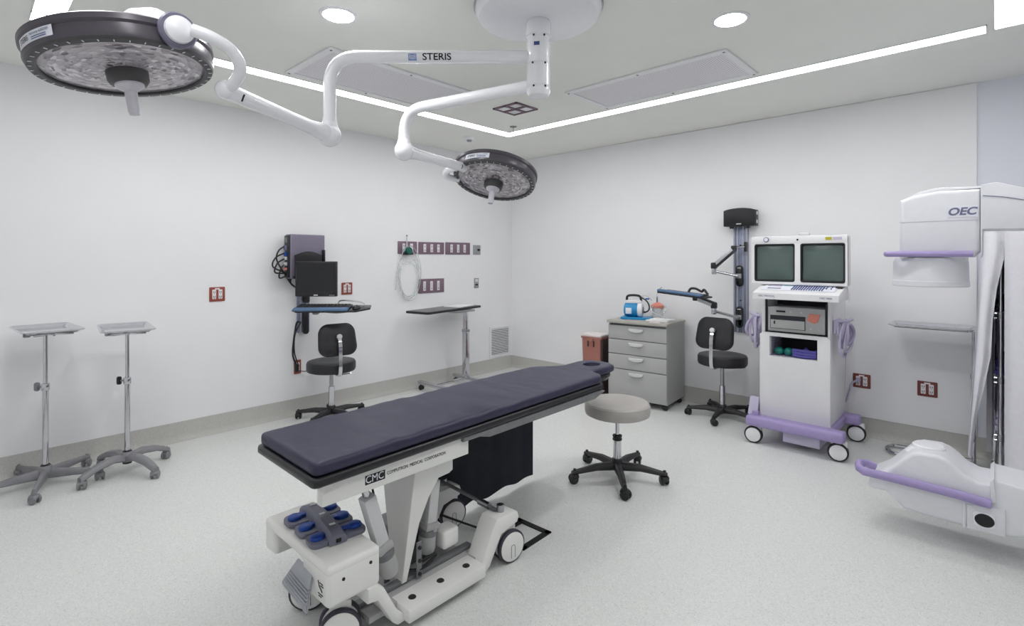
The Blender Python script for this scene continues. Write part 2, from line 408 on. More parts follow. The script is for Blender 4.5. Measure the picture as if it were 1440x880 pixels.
MB(Matrix.Translation((-4.085, 3.71, ZC))).lathe([(0, -.045), (.024, -.045), (.03, -.03)], 24).build('sensor_chamber', 'grey_base', t)

# ================================================================== surgical lights
HUB = cw(.133, 2.64, 0); hx, hy = HUB.x, HUB.y
t = thing('lamp_ceiling_mount', 'round white ceiling plate with a stout white post carrying both lamp arms', 'lamp mount', (hx, hy, ZC))
T = Matrix.Translation((hx, hy, 0))
MB(T).lathe([(0, ZC-.075), (.10, ZC-.075), (.24, ZC-.07), (.30, ZC-.058), (.318, ZC-.035), (.32, ZC)], 64).build('canopy', 'lamp_white', t)
MB(T).lathe([(.322, ZC-.012), (.327, ZC-.010), (.327, ZC)], 64).build('canopy_ring', 'steel', t)
zp = lambda py: H + (CY-py)/F*2.64
MB(T).lathe([(.058, ZC-.075), (.066, ZC-.09), (.066, zp(52)), (.058, zp(54)), (.056, zp(60)), (.058, zp(62)), (.058, zp(90)), (.056, zp(91))], 40).build('post', 'lamp_white', t)
MB(T).lathe([(.056, zp(91)), (.059, zp(92)), (.059, zp(122)), (.056, zp(123))], 40).build('swivel_sleeve', 'lamp_white', t)
MB(T).lathe([(.056, zp(123)), (.060, zp(125)), (.060, zp(130)), (.052, zp(135)), (.02, zp(138)), (0, zp(138))], 40).build('end_cap', 'lamp_white', t)
for (py, ao) in ((52, -2.0), (90, -2.1), (90, -1.0), (52, -1.1), (122, -2.0), (122, -1.0)):
    a = ao + YAW; p = Vector((hx+.0605*math.cos(a), hy+.0605*math.sin(a), zp(py+3)))
    MB().ball(p, .0055, n=8).build('screw', 'black_plastic', t)
fr = Vector((math.cos(-1.75+YAW), math.sin(-1.75+YAW), 0))
MB().box((0, 0, 0), (.028, .002, .018), M=Matrix.Translation((hx+fr.x*.0585, hy+fr.y*.0585, zp(67))) @ basis((0, 0, 1), (-fr.y, fr.x, 0))).build('rating_label', 'text_blue', t)

def arm_path(p0, corner, p2, r):                     # straight - elbow - straight
    p0, c, p2 = Vector(p0), Vector(corner), Vector(p2)
    a = c + (p0-c).normalized()*r; b = c + (p2-c).normalized()*r
    return [p0] + [(1-u)**2*a + 2*u*(1-u)*c + u*u*b for u in [i/14 for i in range(15)]] + [p2]
def lamp(label, zarm, elbow, zjoint, spring_end, centre, normal, R, side, yoke, hubp, sticker, tick=1):
    """elbow: camera metres (right, forward); centre/normal: lens centre, direction the lens faces (camera axes)"""
    E = cw(elbow[0], elbow[1], zarm - H)
    t = thing('surgical_light', label, 'surgical light', (hx, hy, zarm), 0, 'surgical lights on ceiling arms')
    p0 = Vector((hx, hy, zarm)); J = Vector((E.x, E.y, zjoint))
    d0 = (E-p0).normalized()
    arm = MB().tube(arm_path(p0 + d0*.05, E, J + Vector((0, 0, .06)), .15), .031, 20).build('arm', 'lamp_white', t)
    MB().cyl(J + Vector((0, 0, .055)), J + Vector((0, 0, .085)), .034, n=24).build('arm_collar', 'lamp_white', arm)
    S = Vector(spring_end); ds = (S-J).normalized()
    # joint casting: bulb that turns into the spring arm
    m = MB(); m.ball(J, .056, (1, 1, 1.05), 24); m.cyl(J + Vector((0, 0, .03)), J + Vector((0, 0, .065)), .045, .036, 24)
    m.cyl(J + ds*.03, J + ds*.12, .045, .034, 24); m.build('elbow_joint', 'lamp_white', t)
    L = (S-J).length
    sp = MB().tube([J + ds*.1, J + ds*(.1+.3*(L-.1)), S], [.033, .031, .034], 20).build('spring_arm', 'lamp_white', t)
    MB().ball(S, .037, n=20).build('arm_tip', 'lamp_white', sp)
    q = S - ds*.07; up = Vector((0, 0, 1)); u = ds.cross(up).normalized(); tow = (EYE - q).normalized(); nn = (tow - ds*tow.dot(ds)).normalized()
    MB().tube([q + (nn*math.cos(a)+ds.cross(nn)*math.sin(a))*.0335 + ds*(.008*math.cos(a*2)) for a in (-.5, -.2, .1, .4)], .004, 6).build('adjusting_slot', 'text_black', sp)
    # yoke
    Y = [Vector(p) for p in yoke]
    MB().tube(sm([S] + Y, 8), .0235, 16).build('yoke', 'lamp_white', t)
    # head, local frame: +z = away from the patient, x towards the yoke hub
    n = Vector(normal).normalized(); C = Vector(centre); z = -n
    xh = Vector(hubp) - C; xh = (xh - z*xh.dot(z)).normalized()
    M = place(C, z, xh)
    rim = R*1.145
    head = MB(M).lathe([(rim*.985, 0), (rim, .012), (rim*.99, .05), (rim*1.02, .058), (rim*1.02, .078), (rim*.96, .09), (rim*.55, .105), (0, .11)], 72).build('light_head', 'lamp_dark', t)
    MB(M).lathe([(R, .004), (R, -.008), (R*1.02, -.012), (rim*.97, -.010), (rim*.99, .004)], 72).build('bezel', 'lamp_bezel', head)
    ln = MB(M); ln.uvs = True
    ln.lathe([(.0005, -.016), (R*.3, -.015), (R*.6, -.012), (R*.85, -.006), (R*1.0, 0.0)], 72, uv=True); ln.build('lens', 'lamp_lens', head)
    tk = MB(M)
    for k in range(40):
        a = 2*PI*k/40
        tk.box((R*1.075, 0, -.0125), (.012, .003, .002), M=Matrix.Rotation(a, 4, 'Z'))
    tk.build('tick_marks', 'label_white', head)['kind'] = 'stuff'
    MB(M).lathe([(.072, -.01), (.070, -.05), (.062, -.062), (.04, -.066), (0, -.066)], 32).build('centre_hub', 'lamp_bezel', head)
    MB(M).lathe([(.05, -.064), (.05, -.071), (.042, -.078), (.022, -.092), (.021, -.17), (.018, -.185), (0, -.187)], 28).build('handle', 'handle_clear', head)
    # white spider cover over the back and the round pivot with its dark ring
    m = MB(M); m.tube([(-R*.3, 0, .10), (R*.2, 0, .125), (R*.6, 0, .13), (R*.85, 0, .115), (rim*1.0, 0, .07)], [.05, .075, .075, .065, .05], 16, flat=.7)
    m.ball((0, 0, .105), .085, (1, 1, .4), 24); m.build('back_cover', 'lamp_white', head)
    hp = Vector(hubp); hd = Vector(side).normalized()
    MB(place(hp, hd)).lathe([(0, -.06), (.05, -.06), (.062, -.03), (.066, .0), (.060, .008), (.0, .008)], 32).build('pivot_ring', 'lamp_ring', head)
    MB(place(hp, hd)).lathe([(0, .0), (.050, .004), (.048, .022), (.032, .034), (0, .04)], 32).build('pivot_cap', 'lamp_white', head)
    # maker's sticker bent round the rim
    if sticker:
        rw = rim*1.001; zc = .031
        a0, a1 = [min([k*PI/180 for k in range(-180, 180)], key=lambda a: pdist(M @ Vector((rw*math.cos(a), rw*math.sin(a), zc)), q)) for q in sticker]
        if a1-a0 > PI: a1 -= 2*PI
        if a1-a0 < -PI: a1 += 2*PI
        lab = MB(M).grid([[(rw*1.003*math.cos(a0+(a1-a0)*i/16), rw*1.003*math.sin(a0+(a1-a0)*i/16), z_) for i in range(17)] for z_ in (.013, .050)]).build('maker_label', 'label_white', head)
        am = (a0+a1)/2; sg = 1 if a1 > a0 else -1
        def wr(off, zz, sgn=sg):
            def f(v):
                a = am + sgn*(off + v.x)/rw
                return Vector(((rw*1.008+abs(v.z))*math.cos(a), (rw*1.008+abs(v.z))*math.sin(a), zz + v.y))
            return f
        half = abs(a1-a0)*rw/2
        MB(M).text('STERIS', .026, Matrix.Identity(4), .0003, 'CENTER', wr(-half*.45, zc), .85).build('lettering', 'text_black', lab)
        MB(M).text('Harmony vLED585', .0125, Matrix.Identity(4), .0003, 'CENTER', wr(half*.42, zc+.008), .9).build('lettering', 'text_blue', lab)
        for zz in (-.004, -.011):
            MB(M).grid([[((rw*1.008)*math.cos(am+sg*(half*(.05+.7*i/8))/rw), (rw*1.008)*math.sin(am+sg*(half*(.05+.7*i/8))/rw), zc+zz+e) for i in range(9)] for e in (-.0015, .0015)]).build('lettering', 'text_blue', lab)
    return t, arm, p0, E
def pdist(p, q):
    r = CS*p.x + SN*p.y; f = -SN*p.x + CS*p.y
    return (CX + F*r/f - q[0])**2 + (CY - F*(p.z-H)/f - q[1])**2
def camv(r, f, z): a, b = wd2(r, f); return Vector((a, b, z))
z1 = H + (CY-80)/F*2.64
t1, arm1, pA, pB = lamp('large surgical light with round head filling the upper left, tilted level', z1, (-.925, 2.64), H + (CY-190)/F*2.64,
    DP(316, 126, 2.12), cw(-1.54, 2.08, .753), camv(.172, .015, -.985), .27, camv(.75, -.6, -.05),
    [DP(330, 116, 2.10), DP(338, 96, 2.06), DP(326, 72, 2.01), DP(300, 54, 1.96), DP(270, 42, 1.93)], cw(-1.243, 1.938, .845), ((27, 65), (74, 45)))
# printed on the first arm, wrapped round the tube
dA = (pB-pA).normalized(); nA = (EYE - (pA+pB)/2); nA = (nA - dA*nA.dot(dA)).normalized(); upA = dA.cross(nA)
if upA.z < 0: upA = -upA
def on_arm(s0):
    def f(v):
        a = v.y/.0316
        return pA + dA*(s0 - v.x) + (nA*math.cos(a) + upA*math.sin(a))*(.0316+abs(v.z))
    return f
def arm_s(px): return ((px-757)/F*2.64)*-1
MB().text('STERIS', .047, Matrix.Identity(4), .0003, 'CENTER', on_arm(arm_s(615.5)), 1.08, .0008).build('lettering', 'text_black', arm1)
f = on_arm(arm_s(581.5))
MB().grid([[f(Vector((-.021+.042*i/8, y, 0))) for i in range(9)] for y in [-.019+.036*j/6 for j in range(7)]]).build('emblem', 'logo_blue', arm1)
f2 = on_arm(arm_s(581.5))
for yy, hh in ((.011, .0012), (.004, .0012), (-.003, .0012)):
    MB().grid([[f2(Vector((-.018+.036*i/12, yy - .005*math.sin(PI*i/12) + e, .0006))) for i in range(13)] for e in (-hh, hh)]).build('emblem_line', 'label_white', arm1)

z2 = H + (CY-119)/F*2.64
d2 = 3.10
c2 = cw(-.1327, 3.87, .568); n2 = camv(-.144, -.334, -.931)
hub2 = DP(657, 237, 3.78)
lamp('second surgical light with smaller-looking tilted head hanging lower near the room corner', z2, ((568-720)/F*d2, d2), H + (CY-212)/F*d2,
    DP(651, 235, 3.72), c2, n2, .27, camv(-.9, -.3, .3),
    [DP(640, 236, 3.76), DP(628, 241, 3.82), DP(629, 248, 3.87), DP(645, 252, 3.93)], DP(656, 250, 4.0), ((657, 228), (688, 223)))
# ================================================================== castors, star bases, stands, seats
def castor(c, r, yaw, parent, wheel='black_plastic', hood='black_plastic', w=.03, stem=.03, disc=None):
    """twin-wheel castor standing on the floor at c (thing-local or world, same as parent's parts)"""
    c = Vector(c); M = Matrix.Translation(c) @ Matrix.Rotation(yaw, 4, 'Z')
    h = MB(M); h.lathe([(0, r*.75), (r*.62, r*.8), (r*.95, r*1.15), (r*1.02, r*1.55), (r*.8, r*1.95), (0, r*2.1)], 16)
    h.cyl((0, 0, r*1.9), (0, 0, r*2.1+stem), r*.32, n=10)
    hd = h.build('castor', hood, parent)
    for sgn in (-1, 1):
        MB(M).lathe([(0, -w*.26), (r*.78, -w*.26), (r, -w*.12), (r, w*.12), (r*.78, w*.26), (0, w*.26)], 20, Matrix.Translation((r*.25, sgn*w*.55, r)) @ Matrix.Rotation(PI/2, 4, 'X')).build('wheel', wheel, hd)
    return hd
def star_base(t, c, n, R, a0, leg_mat, hub_z, r_cast, style='bar', cast_mat='black_plastic', w=.05, hood=None):
    c = Vector(c)
    MB(Matrix.Translation(c)).lathe([(0, hub_z-.045), (.034, hub_z-.045), (.042, hub_z-.02), (.036, hub_z+.012), (.028, hub_z+.02), (0, hub_z+.02)], 24).build('hub', leg_mat, t)
    for k in range(n):
        a = a0 + 2*PI*k/n; d = Vector((math.cos(a), math.sin(a), 0)); zt = 2*r_cast + .012
        if style == 'bar':
            prof = [(.02, hub_z-.03, .03, .026), (R*.5, (hub_z+zt)/2-.004, .024, .020), (R*.92, zt+.002, .018, .014), (R+.018, zt-.002, .014, .010)]
        elif style == 'arc':
            prof = [(.02, hub_z-.02, .034, .022), (R*.35, hub_z-.006, .030, .021), (R*.7, hub_z-.022, .027, .020), (R*.93, zt+.012, .024, .019), (R+.016, zt-.004, .020, .016)]
        else:
            prof = [(.02, hub_z-.03, .022, .03), (R*.5, (hub_z+zt)/2-.012, .016, .022), (R+.014, zt, .012, .012)]
        rows = []
        s = d.cross(Vector((0, 0, 1)))
        for (rad, z, hw, hh) in prof:
            p = c + d*rad + Vector((0, 0, z))
            rows.append([p + s*hw*x + Vector((0, 0, hh*y)) for x, y in ((-1, -.6), (-.8, .7), (-.4, 1), (.4, 1), (.8, .7), (1, -.6), (.7, -1), (-.7, -1), (-1, -.6))])
        m = MB(); m.grid(rows)
        tb = bmesh.new(); tb.faces.new([tb.verts.new(p) for p in rows[-1][:-1]]); m._merge(tb)
        leg = m.build('leg', leg_mat, t, ang=50)
        castor(c + d*R, r_cast, a + .9 + k*1.3, t, cast_mat, hood or cast_mat)
def tray_rows(w, d, M):
    """rolled-rim instrument tray: centre at origin of M, w along x, d along y"""
    prof = [(0, -.010), (-.035, -.010), (-.028, -.006), (-.012, .008), (-.004, .011), (0, .008), (-.002, .003)]
    rows = []
    base = rr(w, d, .045, 6)
    for (off, z) in prof[1:]:
        q = rr(w+2*off, d+2*off, max(.012, .045+off), 6); rows.append([M @ Vector((x, y, z)) for x, y in q] + [M @ Vector((q[0][0], q[0][1], z))])
    m = MB(); m.grid(rows)
    for zz in (-.010, -.0115):
        tb = bmesh.new(); q = rr(w-.07, d-.07, .012, 6); tb.faces.new([tb.verts.new(M @ Vector((x, y, zz))) for x, y in q]); m._merge(tb)
    return m
def mayo(label, loc, style, n, R, a0, ztray, tray_c, tw, td, tray_rz, zk, knob_mat, leg_mat, kn_dir):
    x, y = loc; t = thing('instrument_stand', label, 'instrument stand', (x, y, 0), 0, 'rolling instrument stands by the left wall')
    hz = .105 if style == 'flat' else .125
    star_base(t, (x, y, 0), n, R, a0, leg_mat, hz, .026, style, 'grey_base', hood='grey_base')
    MB().lathe([(0, hz-.06), (.026, hz-.06), (.026, hz+.02), (.022, hz+.026)], 20, Matrix.Translation((x, y, 0))).build('hub_collar', 'rubber', t)
    MB().cyl((x, y, hz-.05), (x, y, zk), .0155, n=20).build('lower_tube', 'chrome', t)
    MB().cyl((x, y, zk-.02), (x, y, ztray-.02), .0115, n=20).build('upper_rod', 'chrome', t)
    cl = MB().cyl((x, y, zk-.022), (x, y, zk+.022), .022, n=20, bev=.004).build('clamp_collar', 'chrome', t)
    kd = Vector(kn_dir).normalized(); p = Vector((x, y, zk))
    MB().cyl(p + kd*.015, p + kd*.05, .006, n=10).build('clamp_screw', 'steel', cl)
    kb = MB(place(p + kd*.045, kd, (0, 0, 1))); kb.prism(rr(.055, .028, .012, 4), 'z', 0, .02, .004); kb.build('clamp_knob', knob_mat, cl)
    M = Matrix.Translation((tray_c[0], tray_c[1], ztray)) @ Matrix.Rotation(tray_rz, 4, 'Z')
    tr = tray_rows(tw, td, M).build('tray', 'chrome', t, ang=60)
    hold = MB(); hold.tube([M @ Vector((-tw*.42, -td*.3, -.017)), M @ Vector((tw*.42, -td*.3, -.017)), M @ Vector((tw*.42, td*.3, -.017)), M @ Vector((-tw*.42, td*.3, -.017))], .005, 8, closed=True)
    hold.tube([M @ Vector((-tw*.42, 0, -.018)), M @ Vector((tw*.42, 0, -.018))], .007, 8)
    hold.build('tray_frame', 'chrome', t)
    MB().tube([(x, y, ztray-.03), (tray_c[0], tray_c[1], ztray-.02)], .010, 10).build('tray_neck', 'steel', t)
    pl = M @ Vector((.02, -td*.32, -.03)); MB().box((pl.x, pl.y, pl.z), (.035, .035, .022), .006).build('tray_lock', 'grey_base', t)
def tri(px0, px1, px2, z):                         # footprint centre and size of a tray from three corners
    a, b, c = FZ(*px0, z), FZ(*px1, z), FZ(*px2, z); return a, b, c
A = FZ(64, 655, .12)
mayo('steel instrument stand at the left edge with flat straight grey legs', (A.x, A.y), 'flat', 5, .30, math.radians(-15), 1.0,
     (A.x+.06, A.y-.0), .50, .30, math.radians(4), .985-.36, 'grey_base', 'grey_base', (-SN*0-CS, -SN, 0))
B = FZ(179, 633, .15)
mayo('steel instrument stand with curved grey plastic legs and black clamp knob, second from left edge', (B.x, B.y), 'arc', 4, .27, math.radians(-68), .982,
     (B.x+.06, B.y-.02), .50, .29, math.radians(-6), .985-.27*1.35, 'black_plastic', 'grey_base', (-CS, -SN, 0))

# ------------------------------------------------------------------ stools and backed chairs
def chair(label, loc, seat_z, seat_r, back_dir, a0, base_mat, lever):
    x, y = loc; t = thing('task_chair', label, 'chair', (x, y, 0), 0, 'black clinic chairs with small backrests'); T = Matrix.Translation((x, y, 0))
    star_base(t, (x, y, 0), 5, .29, a0, base_mat, .10, .028, 'bar')
    MB().cyl((x, y, .06), (x, y, .29), .025, n=20).build('column_sleeve', 'chrome', t)
    MB().cyl((x, y, .27), (x, y, seat_z-.09), .016, n=20).build('gas_rod', 'steel', t)
    MB(T).lathe([(0, seat_z-.125), (.04, seat_z-.125), (.09, seat_z-.105), (.10, seat_z-.095), (0, seat_z-.095)], 28).build('seat_plate', 'steel', t)
    MB(T).lathe([(0, seat_z-.095), (seat_r-.03, seat_z-.097), (seat_r-.006, seat_z-.088), (seat_r, seat_z-.07), (seat_r, seat_z-.022), (seat_r-.008, seat_z-.006), (seat_r-.03, seat_z), (seat_r*.5, seat_z-.004), (0, seat_z-.006)], 56).build('seat', 'black_vinyl', t)
    b = Vector((back_dir[0], back_dir[1], 0)).normalized(); s = Vector((-b.y, b.x, 0)); P0 = Vector((x, y, 0))
    zc = seat_z + .205
    cb = P0 + b*(seat_r*.78) + Vector((0, 0, zc))
    # backrest: rounded pad bent about the sitter
    nb = (b*.97 + Vector((0, 0, .24))).normalized(); up = s.cross(nb)
    if up.z < 0: up = -up
    w, h, th = .335, .285, .036
    rows = []
    for (inset, off) in ((.05, -th*.5), (.006, -th*.42), (0, -th*.1), (.003, th*.3), (.03, th*.5), (.09, th*.55)):
        q = rr(w-2*inset, h-2*inset, max(.02, .085-inset), 7)
        q = [(u*(1 - .10*(v/h)), v) for u, v in q]
        ring = [cb + s*u + up*v + nb*(off - .55*u*u) for u, v in q]; rows.append(ring + [ring[0]])
    m = MB(); m.grid(rows)
    for rg, sg in ((rows[0], 1), (rows[-1], -1)):
        c0 = sum(rg[:-1], Vector())/len(rg[:-1]) + nb*(.004 if sg < 0 else .0)
        tb = bmesh.new(); vc = tb.verts.new(c0); vv = [tb.verts.new(p) for p in rg[:-1]]
        for i in range(len(vv)): tb.faces.new((vc, vv[i], vv[(i+1) % len(vv)]))
        m._merge(tb)
    m.build('backrest', 'black_vinyl', t, ang=60)
    o = P0 + b*(seat_r+.012)
    br = MB(); pts = [P0 + b*(seat_r*.35) + Vector((0, 0, seat_z-.105)), o - b*.03 + Vector((0, 0, seat_z-.108)), o + Vector((0, 0, seat_z-.06)), o + b*.004 + Vector((0, 0, seat_z+.02)), cb + nb*.045 - up*.06, cb + nb*.040 + up*.02]
    pts = sm(pts, 5); rws = []
    for i, p in enumerate(pts):
        d = (pts[min(i+1, len(pts)-1)] - pts[max(i-1, 0)]).normalized(); nrm = d.cross(s).normalized()
        rws.append([p + s*.016*a_ + nrm*.004*b_ for a_, b_ in ((-1, -1), (-1, 1), (1, 1), (1, -1), (-1, -1))])
    br.grid(rws); br.build('back_bracket', 'chrome', t, ang=40)
    MB().cyl(cb + nb*.030 + up*.02, cb + nb*.056 + up*.02, .022, n=16, bev=.003).build('bracket_knob', 'handle_grey', t)
    L = Vector(lever).normalized(); q = P0 + Vector((0, 0, seat_z-.115))
    MB().tube(sm([q, q + L*.10 + Vector((0, 0, -.01)), q + L*.16 + s*.015, q + L*.19 + Vector((0, 0, .008))], 4), .006, 8).build('height_lever', 'chrome', t)
C1 = FZ(466, 588)
chair('black round-seated chair with backrest in front of the left wall workstation', (C1.x, C1.y), .525, .212, camv(.62, -.78, 0)[:2], .2, 'black_plastic', camv(1, -.2, 0))
C2 = FZ(1017, 586)
chair('black round-seated chair with backrest between the drawer cabinet and the two-screen cart', (C2.x, C2.y-.02), .575, .212, camv(-.72, -.70, 0)[:2], math.radians(205), 'black_plastic', camv(1, -.35, 0))

S0 = FZ(868, 672); x, y = S0.x, S0.y
t = thing('rolling_stool', 'backless stool with grey padded round seat beside the head of the table', 'stool', (x, y, 0)); T = Matrix.Translation((x, y, 0))
star_base(t, (x, y, 0), 5, .30, math.radians(-50), 'black_plastic', .115, .030, 'bar')
MB().cyl((x, y, .07), (x, y, .265), .026, n=24).build('column_sleeve', 'chrome', t)
MB(T).lathe([(.026, .25), (.031, .253), (.031, .262), (.027, .266), (.027, .272), (.031, .275), (.031, .284), (.018, .288)], 24).build('column_collar', 'black_plastic', t)
MB().cyl((x, y, .28), (x, y, .43), .014, n=20).build('gas_rod', 'chrome', t)
MB(T).lathe([(0, .41), (.03, .41), (.10, .42), (0, .421)], 28).build('seat_plate', 'grey_metal', t)
z0 = .42; r = .212
MB(T).lathe([(0, z0), (r-.02, z0), (r-.004, z0+.008), (r, z0+.025), (r, z0+.062), (r-.003, z0+.07), (r-.003, z0+.073), (r-.012, z0+.083), (r*.8, z0+.088), (r*.4, z0+.085), (0, z0+.084)], 64).build('seat', 'grey_vinyl', t)

# ================================================================== over-bed table
O = PXp(655, 540, -4.42); ox, oy = O.x, O.y
t = thing('overbed_table', 'black-topped adjustable side table on a chrome column against the left wall', 'table', (ox, oy, 0))
zt = .888
NL, NR = FZ(602, 439.5, zt), FZ(677.5, 429.2, zt)
ax = (NR-NL).normalized(); pv = Vector((-ax.y, ax.x, 0)); TL_ = (NR-NL).length; TC = (NL+NR)/2 + pv*.16
MT = Matrix.Translation((TC.x, TC.y, 0)) @ Matrix.Rotation(math.atan2(ax.y, ax.x), 4, 'Z')
MB(MT).prism(rr(TL_, .32, .03, 5), 'z', zt-.024, zt, .004).build('table_top', 'black_plastic', t)
MB(MT).prism(rr(TL_-.04, .28, .02, 5), 'z', zt, zt+.0012).build('top_inlay', 'grey_metal', t)
MB().bx(ox-.03, ox+.03, oy-.03, oy+.03, .09, .62, .006).build('outer_column', 'chrome', t)
MB().bx(ox-.022, ox+.022, oy-.022, oy+.022, .6, zt-.02, .005).build('inner_column', 'chrome', t)
MB().bx(ox-.033, ox+.033, oy-.033, oy+.033, .605, .635, .004).build('column_collar', 'steel', t)
MB().bx(ox-.12, ox+.10, oy-.25, oy+.05, zt-.045, zt-.024, .004).build('top_bracket', 'steel', t)
for yy in (oy-.47, oy+.03):
    MB().bx(-4.66, -4.08, yy-.022, yy+.022, .062, .098, .006).build('foot_rail', 'chrome', t)
    for xx in (-4.63, -4.11): castor((xx, yy, 0), .024, .4, t, 'black_plastic', 'black_plastic')
MB().bx(ox-.025, ox+.025, oy-.47, oy+.03, .066, .094, .004).build('cross_rail', 'chrome', t)
pq = MT @ Vector((TL_*.26, 0, zt+.0012))
pp = MB(Matrix.Translation(pq) @ Matrix.Rotation(math.atan2(ax.y, ax.x)+.08, 4, 'Z')); pp.box((0, 0, .004), (.30, .22, .008), .001, 1)
tag(pp.build('paper_sheets', 'paper', loc=pq), 'white paper sheets lying on the black side table', 'paper')

# ================================================================== things on the left wall
def outlet(px0, px1, wall, plate_mat, label, gangs=2, kind='socket', group='wall sockets', proud=.008, name='wall_socket', cap=True, horiz=False):
    if wall == 'L': a, b = PXp(*px0, XL), PXp(*px1, XL)
    else: a, b = PYp(*px0, PB), PYp(*px1, PB)
    c = (a+b)/2; w = abs((b.y-a.y) if wall == 'L' else (b.x-a.x)); h = abs(a.z-b.z)
    if wall == 'L': M = Matrix.Translation((XL, c.y, c.z)) @ Matrix(((0, 0, 1, 0), (1, 0, 0, 0), (0, 1, 0, 0), (0, 0, 0, 1)))
    else: M = Matrix.Translation((c.x, PB, c.z)) @ Matrix(((1, 0, 0, 0), (0, 0, -1, 0), (0, 1, 0, 0), (0, 0, 0, 1)))
    t = thing(name, label, 'wall socket' if kind != 'switch' else 'wall control', M.translation, 0, group)
    MB(M).prism(rr(w, h, .006, 3), 'z', 0, proud, .003).build('plate', plate_mat, t)
    gw = w*.80/gangs
    for k in range(gangs):
        x0 = (k-(gangs-1)/2)*gw; hh = h*.66; ww = min(gw*.62, .036)
        rc = MB(M).prism(rr(ww, hh, .004, 3, x0), 'z', proud-.001, proud+.004, .0015).build('receptacle', 'outlet_white', t)
        if kind == 'socket' or (kind == 'mixed' and k == 0):
            for sg in (-1, 1):
                m = MB(M); m.box((x0-ww*.2, sg*hh*.25, proud+.004), (.004, .012, .002)); m.box((x0+ww*.2, sg*hh*.25, proud+.004), (.004, .012, .002)); m.cyl(M.inverted() @ (M @ Vector((x0, sg*hh*.25-.012, proud+.003))), Vector((x0, sg*hh*.25-.012, proud+.005)), .003, n=8)
                m.build('slot', 'text_black', rc)
        else:
            MB(M).box((x0, 0, proud+.005), (ww*.6, hh*.7, .003), .001, 1).build('insert', 'handle_grey', rc)
            MB(M).box((x0, -hh*.3, proud+.006), (ww*.3, hh*.12, .003)).build('slot', 'grey_metal', rc)
    if cap and gangs == 2:
        MB(M).box((0, h*.38, proud+.001), (w*.3, h*.1, .002)).build('marker_strip', 'outlet_white', t)
    return t, M
outlet((294, 404), (316, 423), 'L', 'outlet_red', 'red double wall socket alone on the left wall above the instrument stands')
outlet((480, 397.5), (495, 413.5), 'L', 'outlet_red', 'red double wall socket right of the wall-mounted monitor')
oc, MC = outlet((413, 506.5), (423, 524.5), 'L', 'outlet_red', 'red wall socket with black plug in it, low beside the black chair', gangs=1)
outlet((559, 339), (586, 357), 'L', 'outlet_mauve', 'mauve socket panel behind the hanging clear tubing', gangs=2, name='socket_panel', group='mauve socket panels', cap=False)
outlet((588, 340), (624, 357.5), 'L', 'outlet_mauve', 'mauve three-socket panel, middle of the upper row on the left wall', gangs=3, name='socket_panel', group='mauve socket panels')
outlet((626, 340.5), (660.5, 358), 'L', 'outlet_mauve', 'mauve panel with one socket and two switches, right end of the upper row', gangs=3, kind='mixed', name='socket_panel', group='mauve socket panels')
outlet((587.5, 392.5), (624, 410.5), 'L', 'outlet_mauve', 'mauve three-gang panel alone below the upper socket row', gangs=3, kind='data', name='socket_panel', group='mauve socket panels')
for (p0, p1, nm, lb) in (((665, 344.5), (675, 358), 'thermostat', 'small grey wall control with black knob at the right end of the socket row'), ((666.5, 391), (672.5, 404.5), 'wall_jack', 'small narrow grey wall jack below the wall control')):
    a, b = PXp(*p0, XL), PXp(*p1, XL); c = (a+b)/2; w, h = b.y-a.y, a.z-b.z
    t = thing(nm, lb, 'wall control', (XL, c.y, c.z))
    MB().bx(XL, XL+.01, a.y, b.y, b.z, a.z, .003).build('plate', 'steel', t)
    if nm == 'thermostat': MB().cyl((XL+.01, c.y+w*.2, c.z-.0), (XL+.03, c.y+w*.2, c.z), .016, .013, 16).build('knob', 'black_plastic', t)
    else:
        MB().bx(XL+.01, XL+.014, c.y-w*.3, c.y+w*.3, c.z-.03, c.z-.012).build('jack', 'black_plastic', t)
        MB().bx(XL+.01, XL+.013, c.y-w*.3, c.y+w*.3, c.z+.015, c.z+.05).build('jack', 'outlet_white', t)
# return-air grille
a, b = PXp(688, 460, XL), PXp(719, 503, XL)
gy0, gy1, gz1 = a.y, b.y - .03, a.z; gz0 = .165
t = thing('wall_grille', 'white louvred air grille low on the left wall near the corner', 'vent', (XL, (gy0+gy1)/2, gz0))
m = MB(); w = .03
for q in ((gy0, gy1, gz0, gz0+w), (gy0, gy1, gz1-w, gz1), (gy0, gy0+w, gz0+w, gz1-w), (gy1-w, gy1, gz0+w, gz1-w)): m.bx(XL, XL+.014, *q, .002, 1)
m.build('frame', 'white_plastic', t)
MB().bx(XL, XL+.002, gy0+w, gy1-w, gz0+w, gz1-w).build('back_plate', 'dark_cavity', t)
ns = 16; first = None
for k in range(ns):
    zc = gz0+w+(gz1-gz0-2*w)*(k+.5)/ns
    if first is None:
        first = MB().box((0, 0, 0), (.004, gy1-gy0-2*w, .013), M=Matrix.Rotation(.35, 4, 'Y')).build('slat', 'white_plastic', t, local=True)
        o = first
    else: o = first.copy(); COL.objects.link(o); o.parent = t
    o.location = (.007, 0, zc - gz0)
t_ = t
